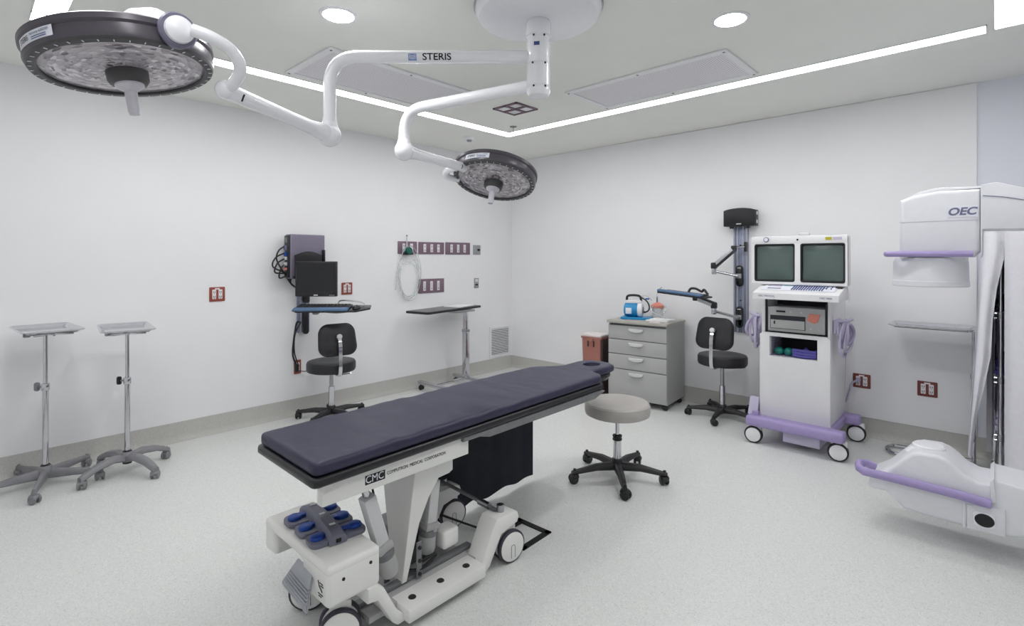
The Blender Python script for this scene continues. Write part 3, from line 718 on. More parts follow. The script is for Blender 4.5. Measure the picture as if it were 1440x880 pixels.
# suction regulator with coiled clear tubing
R0 = PXp(571, 353, XL)
t = thing('suction_regulator', 'green and black suction fitting on the mauve socket panel', 'regulator', (XL, R0.y, R0.z))
MB().bx(XL+.012, XL+.05, R0.y-.07, R0.y+.06, R0.z-.04, R0.z-.012, .006).build('body', 'black_plastic', t)
MB().cyl((XL+.012, R0.y, R0.z+.005), (XL+.07, R0.y, R0.z+.005), .038, n=24, bev=.004).build('dial', 'teal_fitting', t)
MB().cyl((XL+.03, R0.y-.01, R0.z+.02), (XL+.03, R0.y-.01, R0.z+.165), .007, .006, 10).build('flow_tube', 'handle_clear', t)
MB().ball((XL+.03, R0.y-.01, R0.z+.168), .009, n=10).build('flow_ball', 'grey_metal', t)
m = MB(); P = []
ctr = PXp(573, 384, XL)
LP = ((.15, .285, -.01), (.125, .19, -.07), (.145, .25, .0), (.11, .22, -.05), (.15, .30, .0))
for lp, (ry, rz, dz) in enumerate(LP):
    nx = LP[(lp+1) % len(LP)]
    for k in range(30):
        a = 2*PI*k/30; u = k/30; q = [A_*(1-u)+B_*u for A_, B_ in zip((ry, rz, dz), nx)]
        P.append(Vector((XL+.02+.005*lp, ctr.y + q[0]*math.sin(a), ctr.z + q[2] + q[1]*math.cos(a))))
tail = [PXp(561, 365, XL) + Vector((.02, 0, 0)), PXp(557, 385, XL) + Vector((.02, 0, 0)), PXp(554.5, 408, XL) + Vector((.02, 0, 0))]
m.tube(P, .0045, 6); m.tube(sm([Vector((XL+.03, R0.y-.03, R0.z-.02))] + tail, 6), .0042, 6)
tag(m.build('coiled_tubing', 'tubing', loc=(XL, ctr.y, ctr.z)), 'clear coiled tubing hanging from the suction fitting on the left wall', 'tubing')

# ------------------------------------------------------------------ left wall workstation
ws_y = 2.20
W0 = (XL, ws_y, .75)
t = thing('wall_mount_track', 'vertical wall track holding the computer, monitor and keyboard shelf on the left wall', 'wall mount', W0)
ya, yb = PXp(417, 450, XL).y, PXp(434, 450, XL).y
MB().bx(XL, XL+.02, ya, yb, .755, 1.46, .003).build('track', 'track_blue', t)
for yy in (ya+.03, yb-.03): MB().bx(XL+.02, XL+.028, yy-.008, yy+.008, .755, 1.46).build('rail', 'aluminium', t)
MB().prism(rr(.05, .24, .02, 4, (ya+yb)/2+.012, .86), 'x', XL+.028, XL+.05, .004).build('slide_bracket', 'black_plastic', t)
MB().prism(rr(.05, .28, .02, 4, (ya+yb)/2+.012, 1.17), 'x', XL+.028, XL+.07, .004).build('slide_bracket', 'black_plastic', t)
# computer in its holder: faces out from the wall
c0, c1 = PXp(408.5, 329, XL+.16), PXp(457, 380, XL+.16)
ct = thing('desktop_computer', 'mauve-grey computer case on the left wall behind the monitor', 'computer', (XL+.10, (c0.y+c1.y)/2, c1.z))
MB().bx(XL+.05, XL+.16, c0.y, c1.y, c1.z-.07, c0.z, .01, 3).build('case', 'computer_violet', ct)
MB().bx(XL+.045, XL+.05, c0.y+.01, c1.y-.01, c1.z-.065, c0.z-.01, .002).build('back_shell', 'black_plastic', ct)
m = MB(); m.bx(XL+.06, XL+.15, c0.y-.012, c0.y, c1.z-.06, c0.z-.012, .003); m.build('port_panel', 'black_plastic', ct)
for k, (zz, mm, s_) in enumerate(((.03, 'grey_metal', .05), (.10, 'text_violet', .04), (.16, 'pedal_blue', .035), (.20, 'handle_grey', .03), (.25, 'handle_grey', .03), (.30, 'coral', .02))):
    MB().bx(XL+.08, XL+.12, c0.y-.03 if k else c0.y-.016, c0.y-.010, c0.z-zz-s_, c0.z-zz, .003).build('plug', mm, ct)
MB().tube([(XL+.1612, c0.y+.15+.012*math.cos(a_), c0.z-.13+.0*a_) for a_ in (0, 2, 4)], .002, 5).build('emblem', 'text_violet', ct)
# bracket with the curved top edge in front of the case
pr_ = []
b0, b1 = PXp(415, 354, XL+.185), PXp(453, 372, XL+.185)
ym = (b0.y+b1.y)/2; hw = (b1.y-b0.y)/2
pr_ = [(ym-hw, b0.z-.22), (ym-hw, b0.z-.03)] + [(ym-hw+2*hw*i/10, b0.z-.03+.035*math.sin(PI*i/10)) for i in range(1, 10)] + [(ym+hw, b0.z-.03), (ym+hw, b0.z-.22)]
MB().prism(pr_, 'x', XL+.17, XL+.19, .004).build('computer_holder', 'navy_shell', t)
MB().bx(XL+.03, XL+.19, b0.y-.01, b1.y+.05, b0.z-.24, b0.z-.215, .004).build('holder_shelf', 'navy_shell', t)
MB().bx(XL+.05, XL+.19, b1.y+.012, b1.y+.03, b0.z-.22, b0.z+.02, .004).build('holder_side', 'navy_shell', t)
# monitor: turned to face into the room (parallel to the picture)
DM = 4.45
MX = cw(((444-CX)/F)*DM, DM, 0)
mt = thing('monitor', 'black flat monitor mounted on the left wall track above a keyboard', 'monitor', (MX.x, MX.y, H-(417-CY)/F*DM), YAW)
mw, mh = 58.5/F*DM, 49.5/F*DM
MB().bx(-mw/2, mw/2, -.0, .035, 0, mh, .006).build('housing', 'black_plastic', mt, local=True)
MB().bx(-mw/2+.014, mw/2-.014, -.002, .002, .028, mh-.014).build('screen', 'screen_dark', mt, local=True)
MB().bx(-mw*.3, mw*.3, .03, .07, .04, mh*.7, .02).build('rear_cover', 'black_plastic', mt, local=True)
for k in range(4): MB().bx(mw*.33+k*.012, mw*.33+k*.012+.006, -.003, .0, .010, .014).build('button', 'handle_grey', mt, local=True)
MB().box((0, -.001, .013), (.034, .002, .009)).build('badge', 'handle_grey', mt, local=True)
ar = MB(); q0 = Vector((XL+.06, (ya+yb)/2+.01, 1.20)); q1 = Vector((MX.x, MX.y, 0)) + Vector((-SN*.06, CS*.06, 1.19))
ar.tube(sm([q0, (q0*.5+q1*.5) + Vector((.03, .06, 0)), q1], 6), .018, 10); ar.build('monitor_arm', 'grey_metal', t)
# keyboard shelf, keyboard with blue wrist rest, mouse
TILT = math.radians(10)
D = 4.42; kz = H - (436-CY)/F*D
K0 = cw(((464-CX)/F)*D, D, 0)
kt = thing('keyboard_shelf', 'thin black keyboard shelf under the wall monitor', 'shelf', (K0.x, K0.y, kz), YAW)
kt.rotation_euler = (TILT, 0, YAW)
sw = 108/F*D
MB().prism([(-sw/2, 0), (-sw/2+.05, -.045), (sw/2-.1, -.03), (sw/2, .06), (sw/2-.02, .17), (-sw/2+.04, .17)], 'z', -.012, 0, .003).build('shelf_board', 'black_gloss', kt, local=True)
MB().tube(sm([(-.12, .04, -.02), (.05, .02, -.03), (.18, .03, -.015)], 5), .007, 8).build('support_wire', 'steel', kt, local=True)
MB().tube(sm([(-.17, .12, -.02), (-.14, .22, -.05), (-.10, .32, -.05)], 5), .016, 10).build('shelf_arm', 'grey_metal', kt, local=True)
MB().box((-.14, .05, -.03), (.05, .05, .04), .008).build('tilt_head', 'grey_metal', kt, local=True)
MB().tube(sm([(.02, .15, .01), (.03, .17, .035), (.08, .175, .04), (.2, .17, .03), (.25, .16, .01)], 5), .006, 8).build('rear_wire', 'steel', kt, local=True)
def keyboard(label, loc, rz, w, d, rest=None, tilt=0.0):
    kb = thing('keyboard', label, 'keyboard', loc, rz); kb.rotation_euler = (tilt, 0, rz)
    MB().bx(-w/2, w/2, -d/2, d/2, 0, .016, .005).build('case', 'black_plastic', kb, local=True)
    if rest: MB().bx(-w/2, w/2, -d/2-rest, -d/2+.004, 0, .024, .009, 3).build('wrist_rest', 'keyboard_blue', kb, local=True)
    nr, nc = 5, 15; km = None
    for r_ in range(nr):
        for c_ in range(nc):
            p = (-w/2+.012+(w-.024)*(c_+.5)/nc, -d/2+.014+(d-.028)*(r_+.5)/nr, .019)
            if km is None:
                km = MB().box((0, 0, 0), ((w-.03)/nc*.84, (d-.03)/nr*.82, .009), .002, 1).build('key', 'rubber', kb, local=True); o = km
            else: o = km.copy(); COL.objects.link(o); o.parent = kb
            o.location = p
    return kb
kp = K0 + Vector((CS*(-.075) - SN*.07, SN*(-.075) + CS*.07, kz)); kp.z = kz + .07*math.sin(TILT) + .001
keyboard('black keyboard with blue wrist rest on the left wall shelf', kp, YAW + math.radians(3), .46, .13, .055, TILT)
mp = K0 + Vector((CS*.21 - SN*.05, SN*.21 + CS*.05, 0)); mp.z = kz + .05*math.sin(TILT) + .001
t2 = thing('computer_mouse', 'black computer mouse right of the keyboard on the left wall shelf', 'mouse', mp, YAW); t2.rotation_euler = (TILT, 0, YAW)
MB().ball((0, 0, .0), .03, (1.15, 1.6, 1.0), 20).build('shell', 'black_gloss', t2, local=True)
bm_ = bpy.data.objects[t2.children[0].name].data
for v in bm_.vertices: v.co.z = max(v.co.z, 0)
MB().cyl((-.004, -.03, .026), (.004, -.03, .026), .006, n=10).build('wheel', 'grey_metal', t2, local=True)
# cables of that workstation
m = MB()
pl = PXp(418, 516, XL+.03)
m.tube(sm([(XL+.06, ya-.0, .86), PXp(417, 455, XL+.06), PXp(413, 480, XL+.05), PXp(412, 500, XL+.05), pl], 6), .009, 8)
m.tube(sm([(XL+.05, ya+.02, .86), PXp(415, 470, XL+.05), PXp(414, 495, XL+.06), pl + Vector((.01, .01, .01))], 6), .006, 8)
m.tube(sm([pl + Vector((0, 0, -.03)), PXp(427, 522, XL+.05), PXp(436, 521, XL+.06)], 6), .004, 8)
m.box(pl + Vector((-.012, 0, -.01)), (.036, .035, .07), .008)
tag(m.build('power_cables', 'black_plastic', loc=pl), 'black power cables running down from the keyboard shelf to the red socket', 'cable')
m = MB()
for k, (dz, bl) in enumerate(((.11, .05), (.17, .075), (.22, .06), (.27, .03))):
    s_ = Vector((XL+.10, c0.y-.03, c0.z-dz))
    m.tube(sm([s_, s_ + Vector((0, -bl, -.04)), s_ + Vector((0, -bl*1.3, -.12)), Vector((XL+.09, c0.y-.02+.02*k, c1.z-.03)), Vector((XL+.07, c0.y+.04, c1.z-.11)), Vector((XL+.06, c0.y+.10, c1.z-.16))], 6), .007, 8)
tag(m.build('computer_cables', 'black_plastic', loc=(XL+.1, c0.y, c1.z)), 'bundle of black cables looping from the left side of the wall computer', 'cable')
# ================================================================== drawer cabinet, pump, bin
CR = math.radians(5)
FRx, FRy = -2.27, 4.55
ct = thing('drawer_cabinet', 'grey rolling cabinet with four drawers standing against the back wall', 'cabinet', (FRx, FRy, 0), CR)
CW, CD = .607, .47
MB().bx(-CW, -CW+.018, .018, CD, .055, .80, .002, 1).build('side_panel', 'cabinet_side', ct, local=True)
MB().bx(-.018, 0, .018, CD, .055, .80, .002, 1).build('side_panel', 'cabinet_side', ct, local=True)
MB().bx(-CW+.018, -.018, CD-.015, CD, .055, .80).build('back_panel', 'cabinet_side', ct, local=True)
MB().bx(-CW+.018, -.018, .02, CD-.015, .055, .075).build('bottom_panel', 'cabinet_side', ct, local=True)
MB().bx(-CW+.018, -.018, .03, CD-.015, .77, .80).build('top_rail', 'grey_metal', ct, local=True)
MB().prism(rr(CW+.02, CD+.03, .012, 4, -CW/2, CD/2-.008), 'z', .80, .826, .004).build('cabinet_top', 'cabinet_top', ct, local=True)
for (z0, z1) in ((.642, .776), (.497, .636), (.350, .491), (.062, .344)):
    dr = MB().bx(-CW+.002, -.002, 0, .018, z0, z1, .003).build('drawer', 'cabinet_grey', ct, local=True)
    zc = z1 - .033
    pol = [(-CW/2-.075, zc+.012), (-CW/2-.075, zc+.004)] + [(-CW/2 - .075*math.cos(PI*i/14), zc+.004 - .028*math.sin(PI*i/14)**.8) for i in range(1, 14)] + [(-CW/2+.075, zc+.004), (-CW/2+.075, zc+.012)]
    MB().prism(pol, 'y', -.026, .0, .007, 3).build('handle', 'handle_grey', dr, local=True, ang=60)
for (x_, y_) in ((-.04, .05), (-CW+.05, .05), (-.04, CD-.06), (-CW+.05, CD-.06)):
    w_ = ROOT[ct.name] @ Vector((x_, y_, 0)); castor(w_, .024, .7, ct, stem=.006)
ctop = .826
def on_cab(u, v): return ROOT[ct.name] @ Vector((u, v, ctop))
# suction pump: blue pod on a blue tray with black carrying handle
Pp = on_cab(-.405, .23)
pt = thing('suction_pump', 'blue portable suction pump with black handle on the drawer cabinet', 'pump', Pp, math.radians(20))
MB().prism(rr(.30, .19, .02, 4), 'z', 0, .022, .004).build('tray', 'pump_blue', pt, local=True)
MB().lathe([(0, -.095), (.045, -.095), (.066, -.085), (.072, -.06), (.072, .05), (.068, .06)], 32, Matrix.Translation((-.03, 0, .093)) @ Matrix.Rotation(PI/2, 4, 'Y')).build('body', 'pump_blue', pt, local=True)
MB().lathe([(.072, .045), (.074, .05), (.074, .07), (.066, .088), (.05, .094), (.045, .085), (0, .085)], 32, Matrix.Translation((-.03, 0, .093)) @ Matrix.Rotation(PI/2, 4, 'Y')).build('end_bezel', 'white_plastic', pt, local=True)
MB().cyl((.055, -.01, .09), (.070, -.01, .09), .034, n=20).build('gauge', 'grey_metal', pt, local=True)
MB().cyl((.065, .02, .068), (.085, .02, .068), .010, n=12).build('knob', 'text_black', pt, local=True)
MB().box((-.07, -.071, .085), (.06, .006, .06), .002).build('rating_label', 'label_white', pt, local=True)
MB().bx(-.11, .05, -.035, .035, .158, .19, .008).build('top_block', 'white_plastic', pt, local=True)
MB().tube(sm([(-.10, 0, .18), (-.095, 0, .225), (-.06, 0, .238), (.0, 0, .238), (.035, 0, .225), (.045, 0, .18)], 5), .012, 10).build('carry_handle', 'black_plastic', pt, local=True)
MB().tube(sm([(.04, 0, .22), (.10, -.03, .19), (.13, -.04, .14), (.12, -.03, .09), (.08, -.01, .07)], 6), .007, 8).build('hose', 'black_plastic', pt, local=True)
MB().tube(sm([(.05, 0, .23), (.11, .02, .225), (.15, .02, .19)], 6), .006, 8).build('hose', 'tubing', pt, local=True)
MB().box((.105, .01, .205), (.04, .014, .014), .004, M=Matrix.Identity(4)).build('connector', 'pedal_blue', pt, local=True)
# collection jar
Jp = on_cab(-.225, .33)
jt = thing('collection_jar', 'clear jar with coral-coloured lid and tubing behind the blue pump', 'jar', Jp, 0)
MB().lathe([(0, 0), (.048, 0), (.052, .008), (.06, .12), (.058, .125), (.054, .12), (.046, .012), (0, .010)], 28).build('jar', 'clear_plastic', jt, local=True)
MB().lathe([(.064, .118), (.066, .122), (.066, .138), (.05, .152), (.02, .17), (0, .172)], 28).build('lid', 'coral', jt, local=True)
MB().cyl((-.005, 0, .165), (-.005, 0, .225), .009, .007, 12).build('port', 'pedal_grey', jt, local=True)
MB().tube(sm([(-.005, 0, .22), (-.002, 0, .26), (.02, 0, .30), (.045, 0, .325)], 6), .006, 8).build('tube', 'tubing', jt, local=True)
MB().tube(sm([(.05, 0, .15), (.085, 0, .13), (.09, -.02, .08), (.06, -.04, .05), (.08, -.05, .02), (.11, -.04, .01)], 6), .006, 8).build('tube', 'tubing', jt, local=True)
MB().tube(sm([(.0, -.06, .14), (-.04, -.09, .10), (.03, -.085, .06), (.09, -.07, .04), (.13, -.03, .008)], 6), .006, 8).build('tube', 'tubing', jt, local=True)
# paper and packets at the front of the cabinet top
Qp = on_cab(-.14, .17)
m = MB(Matrix.Translation(Qp) @ Matrix.Rotation(CR-.1, 4, 'Z'))
m.box((0, .03, .006), (.23, .19, .012), .003); m.box((.01, .04, .017), (.20, .15, .010), .004)
tag(m.build('paper_pack', 'paper', loc=Qp), 'flat white packs of paper on the drawer cabinet right of the pump', 'paper')
Qr = ROOT[ct.name] @ Vector((-.13, .03, ctop))
m = MB(Matrix.Translation(Qr) @ Matrix.Rotation(CR, 4, 'Z')); m.box((0, 0, .003), (.10, .05, .006), .002)
tag(m.build('sealed_packet', 'bin_lid', loc=Qr), 'small pale packet at the front edge of the drawer cabinet top', 'packet')

bt = thing('waste_bin', 'tall reddish-brown waste container with pale lid left of the drawer cabinet', 'bin', (-3.13, 4.66, 0), math.radians(2))
bw_, bd_ = .235, .20
rows = []
for (k, z_) in ((.86, 0), (.88, .01), (1.0, .58), (1.0, .60)):
    q = rr(bw_*k, bd_*k, .018, 3); rows.append([(x, y, z_) for x, y in q] + [(q[0][0], q[0][1], z_)])
m = MB(); m.grid(rows); tb = bmesh.new(); tb.faces.new([tb.verts.new(p) for p in rows[0][:-1]]); m._merge(tb)
m.build('body', 'bin_red', bt, local=True)
MB().prism(rr(bw_+.02, bd_+.02, .02, 4), 'z', .598, .615, .004).build('rim', 'bin_red', bt, local=True)
MB().prism(rr(bw_+.014, bd_+.014, .02, 4), 'z', .615, .645, .012).build('lid', 'bin_lid', bt, local=True)
MB().box((0, -bd_/2-.008, .585), (.05, .016, .03), .004).build('latch', 'bin_red', bt, local=True)
for sx in (-.035, .035): MB().box((sx, -bd_/2-.004, .545), (.012, .012, .06), .003).build('latch_leg', 'bin_dark', bt, local=True)
MB().bx(bw_/2+.004, bw_/2+.022, -bd_/2, bd_/2, 0, .60, .003).build('side_bracket', 'bin_dark', bt, local=True)

# ================================================================== wall mount on the back wall
tx0, tx1 = PYp(1032, 380, PB).x, PYp(1053, 380, PB).x
zb = PYp(1042, 467, PB).z; zt = PYp(1042, 300, PB).z
mt = thing('wall_mount_track', 'tall blue-grey wall track with two folding arms on the back wall', 'wall mount', ((tx0+tx1)/2, PB, zb))
MB().bx(tx0, tx1, PB-.014, PB, zb, zt+.0, .002).build('track', 'track_blue', mt)
for f_ in (.08, .32, .68, .92):
    xx = tx0 + (tx1-tx0)*f_; MB().bx(xx-.005, xx+.005, PB-.024, PB-.014, zb+.002, zt).build('rail', 'aluminium', mt)
xm = (tx0+tx1)/2
for zz in (zt-.12, zt-.30, zb+.30): MB().cyl((xm, PB-.014, zz), (xm, PB-.020, zz), .007, n=10).build('screw', 'rubber', mt)
b0, b1 = PYp(1018, 294, PB-.10), PYp(1062, 317, PB-.10)
cz0, cz1 = b1.z, b0.z
out = [(b0.x, cz0), (b0.x, cz1-.02)] + [(b0.x+(b1.x-b0.x)*i/10, cz1-.02+.022*math.sin(PI*i/10)**.7) for i in range(1, 10)] + [(b1.x, cz1-.02), (b1.x, cz0)]
cp = thing('computer_holder', 'empty black computer holder on top of the back wall track', 'holder', ((b0.x+b1.x)/2, PB-.06, cz0))
MB().prism(out, 'y', PB-.115, PB-.095, .005).build('front_plate', 'navy_shell', cp)
MB().bx(b0.x+.01, b1.x-.01, PB-.095, PB-.028, cz0, cz0+.02, .003).build('shelf', 'black_plastic', cp)
MB().bx(b1.x-.016, b1.x+.004, PB-.10, PB-.028, cz0, cz1-.02, .003).build('side_plate', 'black_plastic', cp)
MB().bx(b0.x+.0, b0.x+.014, PB-.10, PB-.028, cz0, cz1-.03, .003).build('side_plate', 'black_plastic', cp)
for zz in (cz0+.04, cz1-.05): MB().bx(b1.x+.002, b1.x+.007, PB-.08, PB-.05, zz-.015, zz+.015, .002).build('slot', 'label_white', cp)
for xx in (b0.x+.06, b1.x-.07): MB().bx(xx-.012, xx+.012, PB-.09, PB-.05, cz0-.02, cz0).build('foot_clip', 'black_plastic', cp)
MB().box(((b0.x+b1.x)/2, PB-.1155, cz0+.02), (.045, .002, .009)).build('badge', 'handle_grey', cp)
def slide(py, lab):
    z_ = PYp(1042, py, PB-.05).z
    sb = MB().prism(rr(.062, .20, .03, 5, xm, z_), 'y', PB-.06, PB-.024, .008).build('slide_bracket', 'black_gloss', mt)
    MB().box((xm, PB-.075, z_), (.055, .035, .045), .006).build('pivot_block', 'steel', sb)
    MB().box((xm, PB-.061, z_+.075), (.03, .003, .008)).build('mark', 'handle_grey', sb)
    return Vector((xm, PB-.10, z_))
def folding(py, elbow_px, tip_px, depth_out, tip_out, bk):
    s0 = slide(py, '')
    e = PYp(*elbow_px, PB-depth_out); q = PYp(*tip_px, PB-tip_out)
    a1 = MB().tube([s0, e], .013, 12).build('lower_arm', 'chrome', mt)
    MB().cyl(e + Vector((0, 0, -.03)), e + Vector((0, 0, .04)), .022, n=16, bev=.003).build('arm_pivot', 'chrome', mt)
    e2 = e + Vector((0, 0, .05))
    MB().box((e2.x, e2.y, e2.z), (.05, .05, .06), .012).build('arm_knuckle', 'black_plastic', mt)
    d = (q-e2); M = place(e2, d, (0, 1, 0)); L = d.length
    m = MB(M); m.bx(-.020, .020, -.019, .019, .02, L-.01, .008); m.build('upper_arm', 'aluminium', mt)
    m = MB(M); m.bx(-.022, .022, -.03, -.012, .0, L, .005); m.build('arm_cover', 'black_plastic', mt)
    MB().box((q.x, q.y, q.z), (.045, .045, .05), .01).build('arm_head', 'black_plastic', mt)
    return e2, q
e2, q = folding(388, (1004, 381), (1032, 349), .20, .16, None)
MB().tube([q, PYp(1041, 347, PB-.13), PYp(1047, 347, PB-.12)], .011, 10).build('screen_bracket', 'chrome', mt)
MB().box(tuple(PYp(1049, 347, PB-.10)), (.02, .06, .09), .006).build('mounting_plate', 'black_plastic', mt)
e2, q = folding(446, (1004, 437), (978, 419), .36, .42, None)
K = PYp(962, 413, PB-.46)
kt = thing('keyboard_tray', 'dark keyboard tray with blue wrist rest held out by the back wall arm', 'keyboard tray', K, math.radians(-4)); kt.rotation_euler = (0, math.radians(4), math.radians(-4))
MB().prism(rr(.47, .20, .03, 4), 'z', -.014, 0, .004).build('tray_board', 'black_plastic', kt, local=True)
MB().bx(-.225, .215, -.105, -.05, 0, .024, .010, 3).build('wrist_rest', 'keyboard_blue', kt, local=True)
MB().bx(-.21, .20, -.05, .08, 0, .014, .004).build('keyboard_case', 'black_plastic', kt, local=True)
MB().tube(sm([(.0, .08, .012), (.01, .10, .045), (.06, .10, .05), (.12, .10, .03), (.14, .10, .05), (.18, .10, .01)], 5), .011, 8).build('cable_loop', 'black_plastic', kt, local=True)

for (p0, p1, lb) in (((1199.5, 524), (1224.5, 547), 'brown-red double wall socket with a plugged cable right of the two-screen cart'), ((1290, 534.5), (1318.5, 559.5), 'brown-red double wall socket below the instrument tray on the back wall')):
    outlet(p0, p1, 'B', 'outlet_brown', lb)
# ================================================================== two-screen imaging cart
X0, X1, Y0, Y1 = -1.385, -.905, 4.40, 4.93
it = thing('imaging_cart', 'white imaging cart with two screens, console keyboard and lilac base', 'imaging cart', ((X0+X1)/2, (Y0+Y1)/2, 0))
zb = .195
b = lambda px, py: PYp(px, py, Y0)
# cabinet: front frame pieces round the two bays
bay0, bay1 = b(1077, 422), b(1163, 471); cub0, cub1 = b(1083.5, 472.5), b(1150, 507)
zTop = 1.185
bx0, bx1, bz1, bz0 = bay0.x, bay1.x, 1.165, b(1120, 470).z
cx0, cx1 = cub0.x, cub1.x; cz1_, cz0_ = b(1116, 474).z-.005, b(1116, 503).z
zm = (bz0 + cz1_)/2
MB().bx(X0, bx0, Y0, Y1, zb, zTop, .012).build('side_panel', 'cart_white', it)
MB().bx(bx1, X1, Y0, Y1, zb, zTop, .012).build('side_panel', 'cart_white', it)
m = MB()
m.bx(bx0-.015, bx1+.015, Y0, Y0+.03, cz1_, bz0, .006); m.bx(X0+.02, cx0, Y0-.002, Y0+.03, cz0_, cz1_+.01, .003); m.bx(cx1, X1-.02, Y0-.002, Y0+.03, cz0_, cz1_+.01, .003)
m.build('front_rail', 'cart_white', it)
m = MB(); m.prism([(X0-.006, zb), (X0-.006, bz0-.02), (X0+.014, bz0+.0), (cx0, bz0+.0), (cx0, cz0_), (cx1, cz0_), (cx1, bz0), (X1-.014, bz0), (X1+.006, bz0-.02), (X1+.006, zb)], 'y', Y0-.022, Y0, .007)
m.prism([(cx0-.012, cz1_), (cx1+.012, cz1_), (cx1+.012, bz0), (cx0-.012, bz0)], 'y', Y0-.022, Y0, .004)
m.build('front_cover', 'cart_white', it)
MB().bx(X0+.02, X1-.02, Y1-.02, Y1, zb, zTop).build('back_panel', 'cart_white', it)
MB().bx(bx0-.02, bx1+.02, Y0+.30, Y0+.31, bz0-.2, zTop-.01).build('bay_back', 'dark_cavity', it)
MB().bx(cx0-.03, cx1+.03, Y0+.01, Y0+.3, cz0_-.01, cz0_).build('cubby_floor', 'purple_pale', it)
for xs in (cx0-.007, cx1+.007): MB().bx(xs-.005, xs+.005, Y0+.01, Y0+.3, cz0_, cz1_).build('cubby_side', 'purple_pale', it)
m = MB(); m.bx(bx0-.01, bx1+.01, Y0+.02, Y0+.3, bz0-.012, bz0-.002); m.build('bay_floor', 'dark_cavity', it)
MB().bx(X0, X1, Y0+.01, Y1, zTop-.02, zTop, .006).build('cabinet_roof', 'cart_white', it)
m = MB()
for a_ in ((bx0-.004, bx0+.006, bz0-.004, bz1), (bx1-.006, bx1+.004, bz0-.004, bz1), (bx0, bx1, bz0-.006, bz0+.006)): m.bx(a_[0], a_[1], Y0-.004, Y0+.02, a_[2], a_[3], .002, 1)
m.build('bay_gasket', 'rubber', it)
# printer / recorder in the bay (slides out on its own)
rx0, rx1, rz0, rz1 = bx0+.012, bx1-.012, bz0+.01, b(1120, 433).z
rt = thing('video_printer', 'grey recorder with paper slot in the bay of the imaging cart', 'recorder', ((rx0+rx1)/2, Y0+.02, rz0))
MB().bx(rx0, rx1, Y0+.005, Y0+.28, rz0, rz1, .006).build('case', 'printer_grey', rt)
rw, rh = rx1-rx0, rz1-rz0
MB().bx(rx0+rw*.05, rx0+rw*.67, Y0-.001, Y0+.006, rz0+rh*.12, rz0+rh*.66, .002, 1).build('slot_recess', 'dark_cavity', rt)
MB().bx(rx0+rw*.06, rx0+rw*.66, Y0-.006, Y0+.004, rz0+rh*.14, rz0+rh*.48, .003).build('tray_door', 'printer_grey', rt)
MB().bx(rx0+rw*.12, rx0+rw*.145, Y0-.008, Y0-.004, rz0+rh*.3, rz0+rh*.43).build('door_latch', 'text_black', rt)
MB().bx(rx0+rw*.16, rx0+rw*.32, Y0, Y0+.006, rz0+rh*.79, rz0+rh*.86).build('display', 'text_black', rt)
for f_, g_ in ((.42, .82), (.60, .82), (.76, .2), (.90, .2)): MB().cyl((rx0+rw*f_, Y0+.006, rz0+rh*g_), (rx0+rw*f_, Y0-.001, rz0+rh*g_), .007, n=12).build('button', 'handle_grey', rt)
tg = MB().prism([(rx0+rw*.70, rz0+rh*.52), (rx0+rw*.74, rz0+rh*.80), (rx0+rw*.92, rz0+rh*.78), (rx0+rw*.88, rz0+rh*.48), (rx0+rw*.82, rz0+rh*.42)], 'y', Y0-.004, Y0+.004, .001); tg.build('sticker', 'coral', rt)
# things in the cubby
for k, xx in enumerate((cx0+.045, cx0+.115)):
    o = MB().ball((0, 0, 0), .032, (1.1, 1, 1), 20).build('teal_ball', 'teal_ball', loc=(0, 0, 0)); o.location = (xx, Y0+.06, cz0_+.032)
    tag(o, 'teal rubber ball in the cart cubby, %s' % ('the one nearer the cubby wall' if k == 0 else 'the one touching the folded violet cloth'), 'ball', 'teal balls in the cubby')
clx0, clx1 = cx0+.155, cx1-.015
rows = []
for j in range(9):
    v = j/8; rows.append([(clx0+(clx1-clx0)*i/16, Y0+.02+.16*v, cz0_+.001+.075*(.75+.25*math.sin(i*.8+j*.5))*math.sin(PI*min(1, max(0.08, (i+1)/18)))**.35*math.sin(PI*min(.95, .25+v*.6))**.5) for i in range(17)])
m = MB(); m.grid(rows)
for k in range(3):
    m.tube(sm([(clx0+.0, Y0+.022, cz0_+.016+.02*k), ((clx0+clx1)/2, Y0+.010, cz0_+.012+.022*k), (clx1, Y0+.022, cz0_+.016+.018*k)], 6), .012, 8)
tag(m.build('folded_cloth', 'violet_cloth', loc=((clx0+clx1)/2, Y0+.06, cz0_), ang=70), 'folded violet cloth lying in the cubby of the imaging cart', 'cloth')
